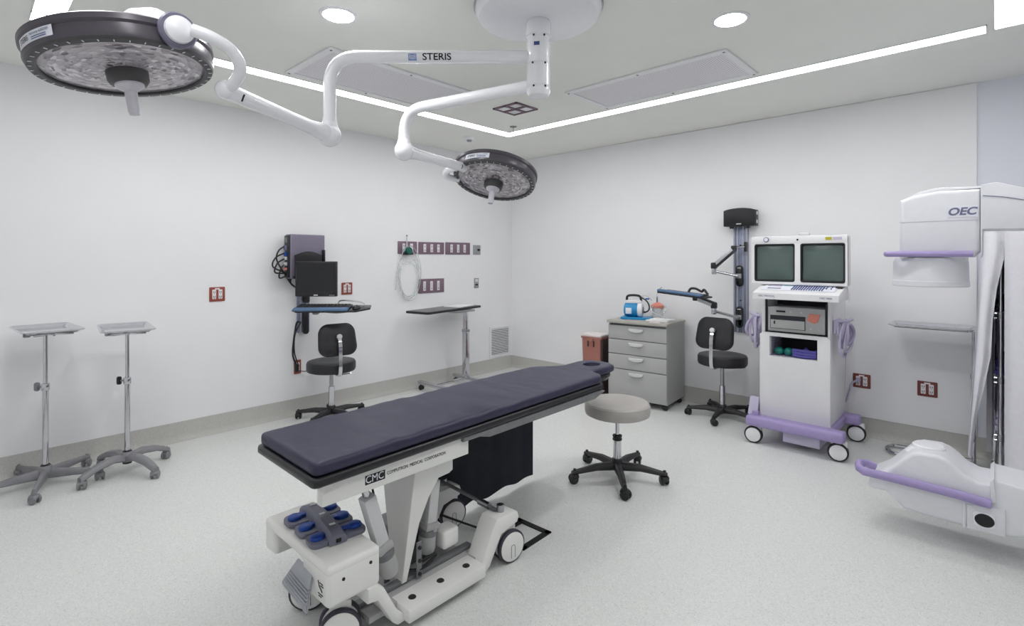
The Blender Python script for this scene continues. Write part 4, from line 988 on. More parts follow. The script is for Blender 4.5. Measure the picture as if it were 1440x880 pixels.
# lilac base with bumper bar, rear arms and four large castors
m = MB(); m.bx(-1.455, -.79, 4.235, 4.34, .135, .215, .022, 3); m.build('front_bumper', 'purple', it)
m = MB(); m.bx(-1.40, -.88, 4.33, 4.95, .135, .200, .014, 3); m.build('base_plate', 'purple', it)
m = MB(); m.bx(-1.455, -.79, 4.80, 4.92, .135, .205, .018, 3); m.build('rear_bumper', 'purple', it)
m = MB(); m.bx(-1.20, -.95, 4.30, 4.8, .05, .135, .006); m.build('battery_box', 'purple_pale', it)
MB().cyl((-1.395, 4.30, .2), (-1.395, 4.30, .245), .024, n=20, bev=.003).build('bumper_knob', 'purple', it)
MB().prism([(4.34, .20), (4.42, .20), (4.42, .33), (4.40, .33)], 'x', -1.47, -1.40, .004).build('corner_guard', 'purple_pale', it)
for (wx, wy, yaw_) in ((-1.405, 4.285, .1), (-.835, 4.30, .15), (-.82, 4.86, .1), (-1.405, 4.86, .1)):
    M = Matrix.Translation((wx, wy, 0)) @ Matrix.Rotation(yaw_, 4, 'Z')
    cs = MB(M); cs.bx(-.045, .055, -.012, .045, .075, .14, .012); cs = cs.build('castor_fork', 'cart_white', it)
    R_ = .066
    MB(M).lathe([(R_-.012, -.022), (R_-.003, -.020), (R_, -.012), (R_, .012), (R_-.003, .020), (R_-.012, .022)], 36, Matrix.Translation((0, -.005, R_)) @ Matrix.Rotation(PI/2, 4, 'X')).build('tyre', 'rubber', cs)
    MB(M).lathe([(0, -.026), (R_-.02, -.026), (R_-.011, -.021), (R_-.011, .021), (R_-.02, .026), (0, .026)], 36, Matrix.Translation((0, -.005, R_)) @ Matrix.Rotation(PI/2, 4, 'X')).build('wheel_disc', 'cart_white', cs)
# monitor housing
yM = 4.30; h0 = PYp(1057, 334, yM); h1 = PYp(1192, 405, yM)
hx0, hx1, hz1, hz0 = h0.x, h1.x, PYp(1057, 333, yM).z, PYp(1057, 399, yM).z
m = MB(); rows = []
for (yy, ins) in ((yM+.004, .0), (yM+.10, .0), (yM+.14, .012), (yM+.42, .055), (yM+.44, .075)):
    q = rr(hx1-hx0-2*ins, hz1-hz0-2*ins, .018, 4, (hx0+hx1)/2, (hz0+hz1)/2 - ins*.4); rows.append([(x, yy, z) for x, z in q] + [(q[0][0], yy, q[0][1])])
m.grid(rows); tb = bmesh.new(); tb.faces.new([tb.verts.new(p) for p in rows[-1][:-1]]); m._merge(tb)
hs = m.build('monitor_housing', 'cart_white', it, ang=50)
scr = [(PYp(1061.5, 345, yM), PYp(1117, 395, yM)), (PYp(1126, 344, yM), PYp(1188, 397, yM))]
s0a, s0b = scr[0]; s1a, s1b = scr[1]; szt, szb = hz1-.062, hz0+.026
# front bezel frame built of bars round the two openings
m = MB()
m.bx(hx0, hx1, yM, yM+.02, szt, hz1, .005); m.bx(hx0, hx1, yM, yM+.02, hz0, szb, .005)
m.bx(hx0, s0a.x, yM, yM+.02, szb-.005, szt+.005); m.bx(s0b.x, s1a.x, yM, yM+.02, szb-.005, szt+.005); m.bx(s1b.x, hx1, yM, yM+.02, szb-.005, szt+.005)
m.build('bezel', 'cart_white', hs)
for (sa, sb) in scr:
    cx_, w_ = (sa.x+sb.x)/2, sb.x-sa.x; hh = szt-szb; cz_ = (szt+szb)/2
    m = MB(); o_ = rr(w_+.006, hh+.006, .016, 4, cx_, cz_); i_ = rr(w_-.022, hh-.024, .016, 4, cx_, cz_)
    m.grid([[(x, yM-.001, z) for x, z in o_+o_[:1]], [(x, yM-.001, z) for x, z in rr(w_-.008, hh-.008, .016, 4, cx_, cz_)+rr(w_-.008, hh-.008, .016, 4, cx_, cz_)[:1]], [(x, yM+.016, z) for x, z in i_+i_[:1]]])
    m.build('screen_gasket', 'black_plastic', hs)
    rows = [[(cx_+(w_-.016)*(i/10-.5), yM+.020-.012*(1-(2*i/10-1)**2)*(1-(2*j/8-1)**2), cz_+(hh-.016)*(j/8-.5)) for i in range(11)] for j in range(9)]
    MB().grid(rows).build('screen', 'crt_glass', hs, ang=80)
z_ = hz1-.025
MB().cyl((s0a.x+.085, yM, z_), (s0a.x+.085, yM-.008, z_), .020, n=20, bev=.002).build('badge', 'text_violet', hs)
MB().cyl((s0a.x+.085, yM-.006, z_), (s0a.x+.085, yM-.010, z_), .014, n=20).build('badge_face', 'label_white', hs)
MB().cyl(((s0b.x+s1a.x)/2, yM, z_-.005), ((s0b.x+s1a.x)/2, yM-.004, z_-.005), .007, n=12).build('light_sensor', 'text_black', hs)
MB().box((s1b.x-.10, yM-.001, z_), (.04, .003, .022)).build('warning_sticker', 'yellow_wire', hs)
MB().box((s1b.x-.045, yM-.001, z_), (.055, .003, .018)).build('label', 'purple_pale', hs)
MB().bx((hx0+hx1)/2+.0, (hx0+hx1)/2+.075, yM+.03, yM+.07, hz1, hz1+.022, .006).build('top_latch', 'handle_grey', hs)
MB().box((hx1-.05, yM+.0, hz0-.018), (.045, .03, .035), .004).build('connector_block', 'black_plastic', hs)
MB().bx(X0+.08, X1-.05, Y0+.0, Y1-.1, zTop, hz0+.03, .01).build('monitor_neck', 'cart_white', it)
MB().tube(sm([(hx1-.01, yM+.06, hz0-.01), (hx1+.0, yM+.05, hz0-.06), (hx1+.0, yM+.05, hz0-.11)], 4), .006, 8).build('hook', 'handle_grey', hs)
# console with keys
yK = 4.13
k0 = PYp(1058, 411, yK); k1 = PYp(1180, 424, yK)
kz1, kz0 = k0.z, k0.z-.045; kx0, kx1 = k0.x, k1.x
prof = [(yK, kz0), (yK, kz1), (yK+.02, kz1+.008), (Y0+.03, kz1+.075), (Y0+.03, kz0)]
m = MB(); m.prism(prof, 'x', kx0, kx1, .008); cn = m.build('console', 'cart_white', it)
sl = math.atan2(.067, Y0+.03-yK-.02); nrm = Vector((0, -math.sin(sl), math.cos(sl)))
M = place(((kx0+kx1)/2, (yK+.02+Y0-.0)/2, kz1+.0405), nrm, (1, 0, 0)); kw = kx1-kx0
MB(M).box((0, 0, .001), (kw*.86, .17, .002)).build('key_panel', 'label_white', cn)
MB(M).box((-kw*.30, .035, .003), (kw*.17, .055, .002)).build('touch_pad', 'purple_pale', cn)
MB(M).box((-kw*.14, .045, .003), (kw*.12, .04, .002)).build('touch_pad', 'cyan_print', cn)
MB(M).box((-kw*.28, -.045, .003), (kw*.16, .016, .002)).build('touch_pad', 'text_violet', cn)
km = None
for r_ in range(4):
    for c_ in range(13):
        p = M @ Vector((-kw*.06+c_*kw*.029, -.066+r_*.030, .006))
        if km is None: km = MB().box((0, 0, 0), (kw*.015, .017, .007), .002, 1, M=M.to_3x3().to_4x4()).build('key', 'text_blue', cn); km.location = p - Vector(it.location); o = km; km.data.transform(Matrix.Translation(Vector(it.location)))
        else: o = km.copy(); COL.objects.link(o); o.parent = cn; o.location = p - Vector(it.location)
        if (r_*5+c_*3) % 4 == 0: pass
for c_ in range(4):
    p = M @ Vector((kw*.32+(c_ % 2)*.03, -.02+(c_//2)*.04, .006)); o = km.copy(); COL.objects.link(o); o.parent = cn; o.location = p - Vector(it.location)
MB().text('OEC MEDICAL', .018, Matrix.Translation((kx0+.10, yK-.001, kz0+.024)) @ Matrix.Rotation(PI/2, 4, 'X')).build('lettering', 'text_violet', cn)
MB().text('OEC 9800', .018, Matrix.Translation((kx1-.08, yK-.001, kz0+.024)) @ Matrix.Rotation(PI/2, 4, 'X')).build('lettering', 'text_violet', cn)
P0 = PYp(1207, 534, PB-.025)
m = MB(); m.tube(sm([P0 + Vector((-.005, -.02, 0)), P0 + Vector((-.04, -.04, -.03)), PYp(1194, 552, 5.0), PYp(1188, 565, 4.98), PYp(1187.5, 540, 4.97), PYp(1188, 500, 4.96)], 6), .008, 8)
cdp = m.build('power_cord', 'lavender_cable', it)
MB().box(P0, (.03, .035, .035), .006).build('plug', 'lavender_cable', cdp)
# cable wraps on both flanks
for (sx, base) in ((1, X1+.004), (-1, X0-.004)):
    rk = MB().bx(base, base+sx*.02, 4.47, 4.56, .88, .98, .006).build('cable_rack', 'purple_pale', it)
    MB().tube(sm([(base+sx*.015, 4.50, .975), (base+sx*.08, 4.50, .98), (base+sx*.12, 4.51, 1.0)], 4), .013, 8).build('rack_hook', 'purple_pale', rk)
    for k in range(6):
        r1 = .04+.012*k; cy_ = 4.52+.02*math.sin(k*2.3); hang = .075+.012*((k*2) % 5)
        pts = [(base+sx*(.03+.014*k+.008*math.sin(a*2+k)), cy_ + r1*math.sin(a)*(1.15-.35*math.cos(a)), .985 - hang + hang*math.cos(a) - .012*(k % 3)) for a in [2*PI*j/22 for j in range(22)]]
        MB().tube(pts, .0105, 8, closed=True).build('cable_loop', 'lavender_cable' if k % 2 else 'purple_pale', it)
# ================================================================== operating table
TXL, TXR = -2.20, -1.69
tx = (TXL+TXR)/2
tt = thing('operating_table', 'operating table with navy pad, white cantilever column and wheeled white base', 'operating table', (tx, 1.4, 0))
def XLf(y): return -2.155 - .022*(y-.82)             # the top lies turned by about one degree
def XRf(y): return -1.670 - .022*(y-.82)
def pad_outline(o=0.0):
    R_ = .022
    a, b = XLf(.828)-o, XRf(.822)+o; ya, yb = .828-o*1.5, .822-o*1.5
    return [(a, ya+R_), (a+R_*.3, ya+R_*.3), (a+R_, ya), (b-R_, yb), (b-R_*.3, yb+R_*.3), (b, yb+R_), (XRf(1.6)+o, 1.6), (XRf(2.6)+o, 2.60+o*.5), (-1.745+o, 2.645+o*.5), (-1.80+o, 2.66+o*.3), (-1.822+o, 2.69), (-1.812+o, 2.84), (-1.83+o, 2.93+o*.5), (-1.88+o*.5, 2.965+o), (-1.945, 2.975+o), (-2.01-o*.5, 2.965+o), (-2.055-o, 2.93+o*.5), (-2.075-o, 2.84), (-2.065-o, 2.70), (-2.09-o, 2.64), (-2.14-o, 2.58), (XLf(2.5)-o+.006, 2.50), (XLf(2.3)-o, 2.3), (XLf(1.6)-o, 1.6)]
def dense(P, step=.06):
    out = []
    for i in range(len(P)):
        a, b_ = Vector(P[i]+(0,)) if len(P[i]) == 2 else P[i], P[(i+1) % len(P)]
        b_ = Vector(b_+(0,)); n = max(1, int((b_-a).length/step))
        for k in range(n): out.append(tuple((a+(b_-a)*k/n)[:2]))
    return out
OUT = dense(pad_outline(), .03)
cxp, cyp = -1.945, 1.72
def wr_(x, y):      # upholstery wrinkles
    return .006*noise.noise(Vector((x*3+y*2, y*11, 0)))*max(0.15, math.sin(1.6*y-.9)) + .002*noise.noise(Vector((x*16, y*22, 3)))
ZP0, ZP1 = .708, .755
# pad top as a fine grid clipped by the outline: rings from the border inwards
def inset(P, d):
    n = len(P); R_ = []
    for i in range(n):
        a, b_, c = Vector(P[i-1]), Vector(P[i]), Vector(P[(i+1) % n])
        t_ = (c-a).normalized(); nn = Vector((-t_.y, t_.x)); R_.append((b_.x+nn.x*d, b_.y+nn.y*d))
    return R_
m = MB(); rings = []
for (d, z) in ((.012, ZP0), (.002, ZP0+.006), (0, ZP0+.016), (0, ZP1-.016), (.004, ZP1-.006), (.013, ZP1-.001), (.028, ZP1)):
    q = inset(OUT, d); rings.append([(x, y, z + (wr_(x, y) if z > ZP0+.01 else 0)) for x, y in q] + [(q[0][0], q[0][1], z + (wr_(*q[0]) if z > ZP0+.01 else 0))])
m.grid(rings)
# top face with the face hole
HC = (-1.940, 2.835); HR = (.055, .065)
tb = bmesh.new(); ring = rings[-1][:-1]; vo = [tb.verts.new(p) for p in ring]
hp = [(HC[0]+HR[0]*math.cos(2*PI*k/24), HC[1]+HR[1]*math.sin(2*PI*k/24)) for k in range(24)]
vh = [tb.verts.new((x, y, ZP1)) for x, y in hp]
eo = [tb.edges.new((vo[i], vo[(i+1) % len(vo)])) for i in range(len(vo))]; eh = [tb.edges.new((vh[i], vh[(i+1) % 24])) for i in range(24)]
bmesh.ops.triangle_fill(tb, edges=eo+eh, use_beauty=True)
bmesh.ops.subdivide_edges(tb, edges=[e for e in tb.edges if not e.is_boundary and e.calc_length() > .05], cuts=3, use_grid_fill=True)
bmesh.ops.triangulate(tb, faces=tb.faces[:])
bmesh.ops.subdivide_edges(tb, edges=[e for e in tb.edges if not e.is_boundary and e.calc_length() > .05], cuts=1)
bmesh.ops.triangulate(tb, faces=tb.faces[:])
for v in tb.verts:
    if not v.is_boundary: v.co.z = ZP1 + wr_(v.co.x, v.co.y)
m._merge(tb)
hw_ = [[(HC[0]+(HR[0]*k)*math.cos(2*PI*i/24), HC[1]+(HR[1]*k)*math.sin(2*PI*i/24), z) for i in range(25)] for k, z in ((1, ZP1), (.95, ZP1-.006), (.93, ZP0))]
m.grid(hw_)
bmesh.ops.remove_doubles(m.bm, verts=m.bm.verts[:], dist=.0004)
pad = m.build('mattress_pad', 'navy_vinyl', tt, ang=50)
# moulded black table top: open under the face hole
q1 = dense(pad_outline(.007), .05)
m = MB(); m.prism([p for p in q1 if p[1] < 2.66], 'z', .672, .707, .012, 3)
m.build('table_top', 'navy_shell', tt)
m = MB(); o_ = [(HC[0]+.125*math.cos(2*PI*k/28), HC[1]-.01+.13*math.sin(2*PI*k/28)) for k in range(29)]; i_ = [(HC[0]+HR[0]*math.cos(2*PI*k/28), HC[1]+HR[1]*math.sin(2*PI*k/28)) for k in range(29)]
m.grid([[(x, y, .707) for x, y in i_], [(x, y, .707) for x, y in o_], [(x, y, .69) for x, y in o_], [(x*.85+HC[0]*.15, y*.9+HC[1]*.1, .665) for x, y in o_], [(x, y, .665) for x, y in i_], [(x, y, .707) for x, y in i_]])
m.build('head_plate', 'navy_shell', tt)
m = MB()
m.prism([(1.50, .672), (1.50, .652), (1.60, .652), (1.66, .636), (2.50, .640), (2.60, .665), (2.60, .672)], 'x', TXR-.04, TXR+.005, .004)
m.build('side_rail', 'grey_metal', tt)
m = MB(); m.prism([(1.50, .672), (1.50, .652), (1.60, .652), (1.66, .636), (2.50, .640), (2.60, .665), (2.60, .672)], 'x', TXL-.005, TXL+.04, .004)
m.build('side_rail', 'grey_metal', tt)
# white beams with the maker's name
BX = -1.705
m = MB(); m.bx(BX-.04, BX, .865, 1.545, .585, .671, .004); bm1 = m.build('beam', 'table_white', tt)
m = MB(); m.bx(TXL+.06, TXL+.10, 1.22, 1.545, .585, .671, .004); m.build('beam', 'table_white', tt)
m = MB(); m.bx(TXL+.10, BX-.04, 1.22, 1.26, .60, .668, .004); m.build('cross_beam', 'table_white', tt)
m = MB(); m.bx(TXL+.10, BX-.04, 1.44, 1.50, .60, .668, .004); m.build('cross_beam', 'table_white', tt)
a, b_ = PXp(516, 677, BX), PXp(539, 667, BX)
zc = .627
MB().box((BX+.0005, (a.y+b_.y)/2, zc), (.0015, .085, .034)).build('maker_label', 'text_black', bm1)
MT_ = lambda y: Matrix.Translation((BX+.0015, y, zc)) @ Matrix(((0, 0, 1, 0), (1, 0, 0, 0), (0, 1, 0, 0), (0, 0, 0, 1)))
MB().text('CMC', .038, MT_((a.y+b_.y)/2-.002), .0004, 'CENTER', None, .95).build('lettering', 'label_white', bm1)
yt = (a.y+b_.y)/2 + .05
MB().text('COMPUTRON  MEDICAL  CORPORATION', .0185, MT_(yt), .0003, 'LEFT', None, .83).build('lettering', 'text_black', bm1)
# tapering column plates
SX = -1.80
pts = [(586, 650), (637, 648), (637, 660), (632, 665), (617, 672), (603, 700), (590, 736), (567, 798)]
poly = [(p.y, p.z) for p in (PXp(u, v, SX) for u, v in pts)]
yT, y1 = 1.335, poly[1][0]; yBm = 1.262
poly[0] = (yT, .60); poly[1] = (y1, .60); poly[-1] = (1.285, .10); poly.append((yBm, .10))
colm = MB().prism(poly, 'x', SX-.014, SX, .004).build('column_plate', 'table_white', tt)
def slab(name, q, n, th):
    n = Vector(n); tb = bmesh.new(); A_ = [tb.verts.new(p) for p in q]; B_ = [tb.verts.new(Vector(p)+n*th) for p in q]
    tb.faces.new(A_); tb.faces.new(B_[::-1])
    for i in range(len(q)): tb.faces.new((A_[i], B_[i], B_[(i+1) % len(q)], A_[(i+1) % len(q)]))
    m = MB(); m._merge(tb); return m.build(name, 'table_white', tt)
slab('column_face', [(SX-.014, yT+.002, .60), (SX-.014, yBm+.002, .10), (-1.872, yBm+.002, .10), (-2.085, yT+.002, .60)], (0, 1, 0), .012)
slab('column_side', [(-2.085, yT+.012, .60), (-1.872, yBm+.012, .10), (-1.872, 1.285, .10), (-2.085, y1, .60)], (1, 0, .3), .012)
m = MB(); m.bx(-2.09, SX, y1-.06, y1, .575, .60, .004); m.build('column_cap', 'table_white', tt)
# base deck: steel channel, white deck tray
yb0, yb1 = 1.07, 1.72
MB().bx(-2.16, -1.74, yb0, 1.62, .06, .085, .004).build('base_deck', 'cabinet_grey', tt)
MB().bx(-1.845, -1.812, yb0, 1.66, .085, .105, .003).build('channel', 'grey_metal', tt)
m = MB(); m.prism(rr(.17, .20, .01, 3, -1.99, 1.40), 'z', .085, .27, .004); m.build('column_foot', 'grey_metal', tt)
# bolted brackets
for (yy, n_, bx_) in ((1.235, 3, -1.872), (1.345, 3, SX)):
    br = MB().bx(bx_+.0, bx_+.006, yy-.014, yy+.014, .09, .245, .002, 1).build('bolt_plate', 'grey_metal', tt)
    for k in range(n_): MB().cyl((bx_+.006, yy, .11+.055*k), (bx_+.013, yy, .11+.055*k), .0075, n=8).build('bolt', 'rubber', br)
# actuators
def actuator(top, bot, r, ext, mats, motor):
    t_, b0_ = Vector(top), Vector(bot); d = (t_-b0_); L = d.length; M = place(b0_, d, (1, 0, 0))
    ob = MB(M).bx(-r, r, -r, r, L*.35, L*.95, .006).build('actuator', mats[0], tt)
    MB(M).cyl((0, 0, L*.9), (0, 0, L+.03), r*.55, n=16).build('piston', mats[1], ob)
    MB(M).bx(-r*1.35, r*1.35, -r*1.35, r*1.35, L*.30, L*.40, .008).build('collar', 'cabinet_grey', ob)
    MB(M).lathe([(r*1.5, L*.22), (r*1.6, L*.25), (r*1.6, L*.30), (r*1.3, L*.31)], 20).build('gaiter', 'grey_metal', ob)
    MB(M).lathe([(0, 0), (r*1.3, 0), (r*1.55, L*.06), (r*1.5, L*.22), (0, L*.22)], 20).build('motor_housing', 'cabinet_grey', ob)
    if motor: MB().box(motor[0], motor[1], .016, 3).build('motor', 'table_white', ob)
    return ob
actuator(PXp(514, 692, -1.80), PXp(548, 805, -1.80), .027, .1, ('handle_grey', 'chrome'), None)
tp, bt_ = PXp(609, 668, -1.865), PXp(599, 775, -1.865)
ac2 = actuator(tp, bt_, .026, .1, ('handle_grey', 'chrome'), (tuple(PXp(627, 752, -1.86)), (.085, .095, .085)))
MB().cyl(PXp(612, 745, -1.80), PXp(612, 745, -1.79), .009, n=12).build('pivot_pin', 'steel', ac2)
m = MB(); m.tube(sm([PXp(524, 688, -1.86), PXp(527, 705, -1.86), PXp(526, 725, -1.86), PXp(530, 745, -1.86)], 5), .005, 6); m.build('wire', 'text_black', tt)
MB().ball(PXp(525, 703, -1.86), .016, (1, 1, .8), 12).build('wire_connector', 'yellow_wire', tt)
m = MB(); m.tube(sm([PXp(572, 802, -1.82), PXp(590, 800, -1.80), PXp(608, 786, -1.80), PXp(612, 778, -1.80), PXp(590, 790, -1.82)], 5), .007, 8); m.build('cable', 'text_black', tt)
# side members of the base: swept plate that dips low between the wheels
def member(x_in, x_out, near):
    prof = [(1.04, .225), (1.08, .225), (1.11, .20), (1.17, .085), (1.195, .062), (1.58, .052), (1.62, .07), (1.69, .205), (1.715, .235), (1.83, .235), (1.855, .225), (1.865, .20), (1.855, .175), (1.80, .165), (1.745, .155), (1.715, .11), (1.67, .04), (1.64, .022), (1.17, .028), (1.15, .045), (1.08, .165), (1.04, .17)]
    sm_ = MB().prism(prof, 'x', x_in, x_out, .008).build('base_member', 'table_white', tt, ang=40)
    return sm_
near_m = member(-1.80, -1.695, True); far_m = member(-2.21, -2.115, False)
plate = MB().bx(-1.785, -1.660, 1.195, 1.61, .034, .086, .006).build('foot_plate', 'table_white', tt)
for yy in (1.255, 1.40, 1.545): MB().lathe([(0, .0885), (.0145, .0885), (.0165, .086), (.0165, .084)], 20, Matrix.Translation((-1.722, yy, 0))).build('plug_cap', 'rubber', plate)
m = MB(); m.prism([(1.20, .03), (1.62, .03), (1.62, .012), (1.58, .006), (1.24, .006)], 'x', -1.76, -1.705, .004); m.build('skid', 'rubber', tt)
# hood over the foot-end wheels
HX0, HX1, HY0, HY1, HZ = -2.245, -1.705, .885, 1.10, .358
hood = MB()
hood.box(((HX0+HX1)/2, (HY0+HY1)/2, (HZ+.325)/2+.002), (HX1-HX0, HY1-HY0, HZ-.325+.01), .018, 4)
hood.bx(HX1-.20, HX1, HY0, HY1, .215, HZ-.006, .020, 4)
hood.bx(HX0, HX0+.10, HY0, HY1, .235, HZ-.006, .020, 4)
hood = hood.build('base_hood', 'table_white', tt, ang=45)
for yy, zz in ((.945, .305), (1.055, .318)): MB().cyl((HX1-.002, yy, zz), (HX1+.003, yy, zz), .006, n=10).build('screw', 'text_black', hood)
MX_ = Matrix.Translation((HX1-.05, HY0-.0005, .278)) @ Matrix.Rotation(PI/2, 4, 'X') @ Matrix.Diagonal((.7, .7, 1, 1))
MB(MX_).prism([(-.03, .03), (-.022, .034), (-.012, .012), (.02, -.012), (.016, -.018), (-.018, .004)], 'z', 0, .0008).build('emblem', 'text_black', hood)
for k, (u, v, w_) in enumerate(((.008, .026, .035), (.015, .014, .03), (.0, -.03, .05), (-.005, -.042, .03))): MB(MX_).box((u, v, .0005), (w_, .004, .0012)).build('lettering', 'text_black', hood)
# brake pedal: sloping ribbed plate under the hood
c0_, c1_ = FZ(420, 783, .30), FZ(440, 803, .30)
pa, pb_ = Vector((-2.10, .885, .315)), Vector((-1.92, .885, .315)); pc, pd_ = Vector((-2.06, .79, .165)), Vector((-1.86, .79, .165))
pa, pb_, pc, pd_ = DP(419, 783, 1.98), DP(441, 803, 1.90), DP(395, 817, 1.88), DP(431, 863, 1.78)
nn = (pb_-pa).cross(pc-pa).normalized()
if nn.y > 0: nn = -nn
m = MB(); tb = bmesh.new()
A_ = [tb.verts.new(p) for p in (pa, pb_, pd_, pc)]; B_ = [tb.verts.new(p - nn*.014) for p in (pa, pb_, pd_, pc)]
tb.faces.new(A_); tb.faces.new(B_[::-1])
for i in range(4): tb.faces.new((A_[i], B_[i], B_[(i+1) % 4], A_[(i+1) % 4]))
bmesh.ops.recalc_face_normals(tb, faces=tb.faces[:]); bmesh.ops.bevel(tb, geom=tb.edges[:], offset=.004, segments=2, affect='EDGES')
m._merge(tb); pdl = m.build('brake_pedal', 'brake_grey', tt)
for k in range(5):
    f_ = .50+.09*k; u = pa.lerp(pc, f_); v = pb_.lerp(pd_, f_)
    MB().tube([u.lerp(v, .06)+nn*.001, u.lerp(v, .94)+nn*.001], .0035, 6).build('rib', 'brake_grey', pdl)
MB().tube([(pa+pb_)/2 - nn*.01, Vector((-2.0, 1.0, .24))], .014, 8).build('pedal_arm', 'grey_metal', tt)
# wheels: big white discs with violet-grey tyres
def wheel(x, y, yaw_, groove=True, R_=.076):
    M = Matrix.Translation((x, y, R_)) @ Matrix.Rotation(yaw_, 4, 'Z') @ Matrix.Rotation(PI/2, 4, 'Y')
    w = MB(Matrix.Translation((x, y, 0)) @ Matrix.Rotation(yaw_, 4, 'Z')).bx(-.014, .014, -.04, .04, R_*1.0, R_*2+.02, .01).build('castor', 'table_white', tt)
    for sg in (-1, 1):
        MM = M @ Matrix.Translation((0, 0, sg*.027))
        MB(MM).lathe([(R_-.010, -.012), (R_, -.008), (R_, .008), (R_-.008, .012)], 40).build('tyre', 'rubber_violet', w)
        MB(MM).lathe([(0, -.016), (R_-.02, -.016), (R_-.009, -.0125), (R_-.009, .0125), (R_-.02, .016), (0, .016)], 40).build('wheel_disc', 'table_white', w)
        if groove and sg > 0:
            gp = sm([(-.012, 0), (-.012, .022), (-.009, .031), (0, .036), (.009, .031), (.012, .022), (.012, 0)], 3) if False else None
            pts_ = [(-.05, -.011), (-.0, -.011), (.008, -.008), (.011, 0), (.008, .008), (0, .011), (-.05, .011)]
            MB(MM).tube([(-u, v, .0165) for u, v in pts_], .0014, 5).build('groove', 'grey_metal', w)
wheel(-1.80, .985, math.radians(-28)); wheel(-2.10, 1.01, math.radians(-35))
wheel(-1.725, 1.815, math.radians(-8)); wheel(-2.165, 1.83, math.radians(-12))
# brake linkage across the head end
for (x_, nm) in ((-1.745, near_m), (-2.17, far_m)):
    MB().cyl((x_, 1.785, .225), (x_, 1.785, .268), .018, n=20, bev=.002).build('swivel_boss', 'steel', nm)
m = MB(); m.tube([(-1.755, 1.765, .245), (-2.16, 1.765, .262)], .009, 10); m.build('linkage_rod', 'grey_metal', tt)
m = MB(); m.tube([(-1.80, 1.765, .247), (-1.87, 1.765, .25)], .016, 12); m.build('linkage_clamp', 'steel', tt)
MB().tube(sm([(-2.15, 1.74, .10), (-2.02, 1.90, .012), (-1.88, 1.93, .012), (-1.80, 1.78, .10)], 6), .006, 8).build('trailing_cable', 'rubber', tt)

# ------------------------------------------------------------------ foot switch lying on the hood
zF = HZ + .006
ra, rb = FZ(414.5, 727, zF+.03), FZ(463.6, 708, zF+.03); sa, sb = FZ(438.6, 753, zF+.03), FZ(495, 738, zF+.03)
ctr = (ra+rb+sa+sb)/4; ux = ((rb-ra)+(sb-sa)).normalized(); uy = ((ra+rb)/2-(sa+sb)/2); uy = (uy - ux*uy.dot(ux)); LY = uy.length; uy.normalize(); LX = ((rb-ra).length+(sb-sa).length)/2
fs = thing('foot_switch', 'grey foot switch with six blue pedals lying on the white table base', 'foot switch', (ctr.x, ctr.y, zF), math.atan2(ux.y, ux.x))
for k in range(3):
    yy = (1-k)*LY/2
    bd = MB().prism(rr(LX+.066, LY*.46, .028, 5, .008*k, yy), 'z', 0, .018, .004).build('rocker_base', 'pedal_grey', fs, local=True)
    for sg in (-1, 1):
        m = MB(); m.lathe([(0, .034), (.017, .034), (.023, .030), (.025, .024), (.024, .018)], 24, Matrix.Translation((sg*LX*.48+.008*k, yy, 0)) @ Matrix.Scale(1.15, 4, (1, 0, 0)))
        m.box((sg*LX*.30+.008*k, yy, .026), (LX*.36, .024, .013), .004); m.build('pedal', 'pedal_blue', bd, local=True)
rows = []
for i in range(13):
    v = i/12; yy = -LY*.80 + LY*1.62*v; h = .030+.026*math.sin(PI*min(1, max(0, v*.96+.04)))**.6
    rows.append([(x_, yy, z_) for x_, z_ in ((-.034, .004), (-.031, h*.75), (-.022, h), (.022, h), (.031, h*.75), (.034, .004))])
m = MB(); m.grid(rows)
for rg in (rows[0], rows[-1]): tb = bmesh.new(); tb.faces.new([tb.verts.new(p) for p in rg]); m._merge(tb)
bar = m.build('bridge', 'pedal_grey', fs, local=True, ang=40)
for k, tx_ in enumerate(('1', '2', '3')): MB().box((-.0, (1-k)*LY/2, rows[6][2][2]+.0 - .001*abs(1-k)), (.022, .014, .0015)).build('symbol', 'handle_grey', bar, local=True)
MB().box((.0, -LY*.80-.001, .018), (.020, .003, .014)).build('socket', 'text_black', bar, local=True)

# ------------------------------------------------------------------ lead curtain on the far rail, floor frame
Lx = -2.215
rows = []
for j in range(9):
    z = .03 + (.66-.03)*j/8; row = []
    for i in range(41):
        y = 1.50 + 1.07*i/40; zz = z
        if j == 0: zz = .03 + .008*math.sin(i*.7) + .012*math.sin(i*.25)**2
        row.append((Lx + .005*math.sin(y*17)*(1-z/.9) + .002*math.sin(y*45), y, zz))
    rows.append(row)
m = MB(); m.grid(rows); bk = [[(x-.006, y, z) for x, y, z in r] for r in rows]; m.grid(bk)
m.grid([rows[0], bk[0]]); m.grid([rows[-1], bk[-1]]); m.grid([[r[0] for r in rows], [r[0] for r in bk]]); m.grid([[r[-1] for r in rows], [r[-1] for r in bk]])
tag(m.build('lead_curtain', 'lead_cloth', loc=(Lx, 2.03, .03), ang=60), 'black shielding curtain hanging under the far side of the operating table', 'curtain')
f0, f1, f2 = FZ(730, 729), FZ(775.5, 749), FZ(736.5, 774.5); f3 = f0 + f2 - f1
fc = (f0+f2)/2; e1 = (f1-f0); e2_ = (f2-f1); L1, L2 = e1.length, e2_.length; u1 = e1.normalized(); u2 = Vector((u1.y, -u1.x, 0))
if u2.dot(e2_) < 0: u2 = -u2
ft = thing('floor_frame', 'thin black square frame lying on the floor beside the table wheel', 'frame', (fc.x, fc.y, 0))
c4 = [f0, f1, f2, f3]
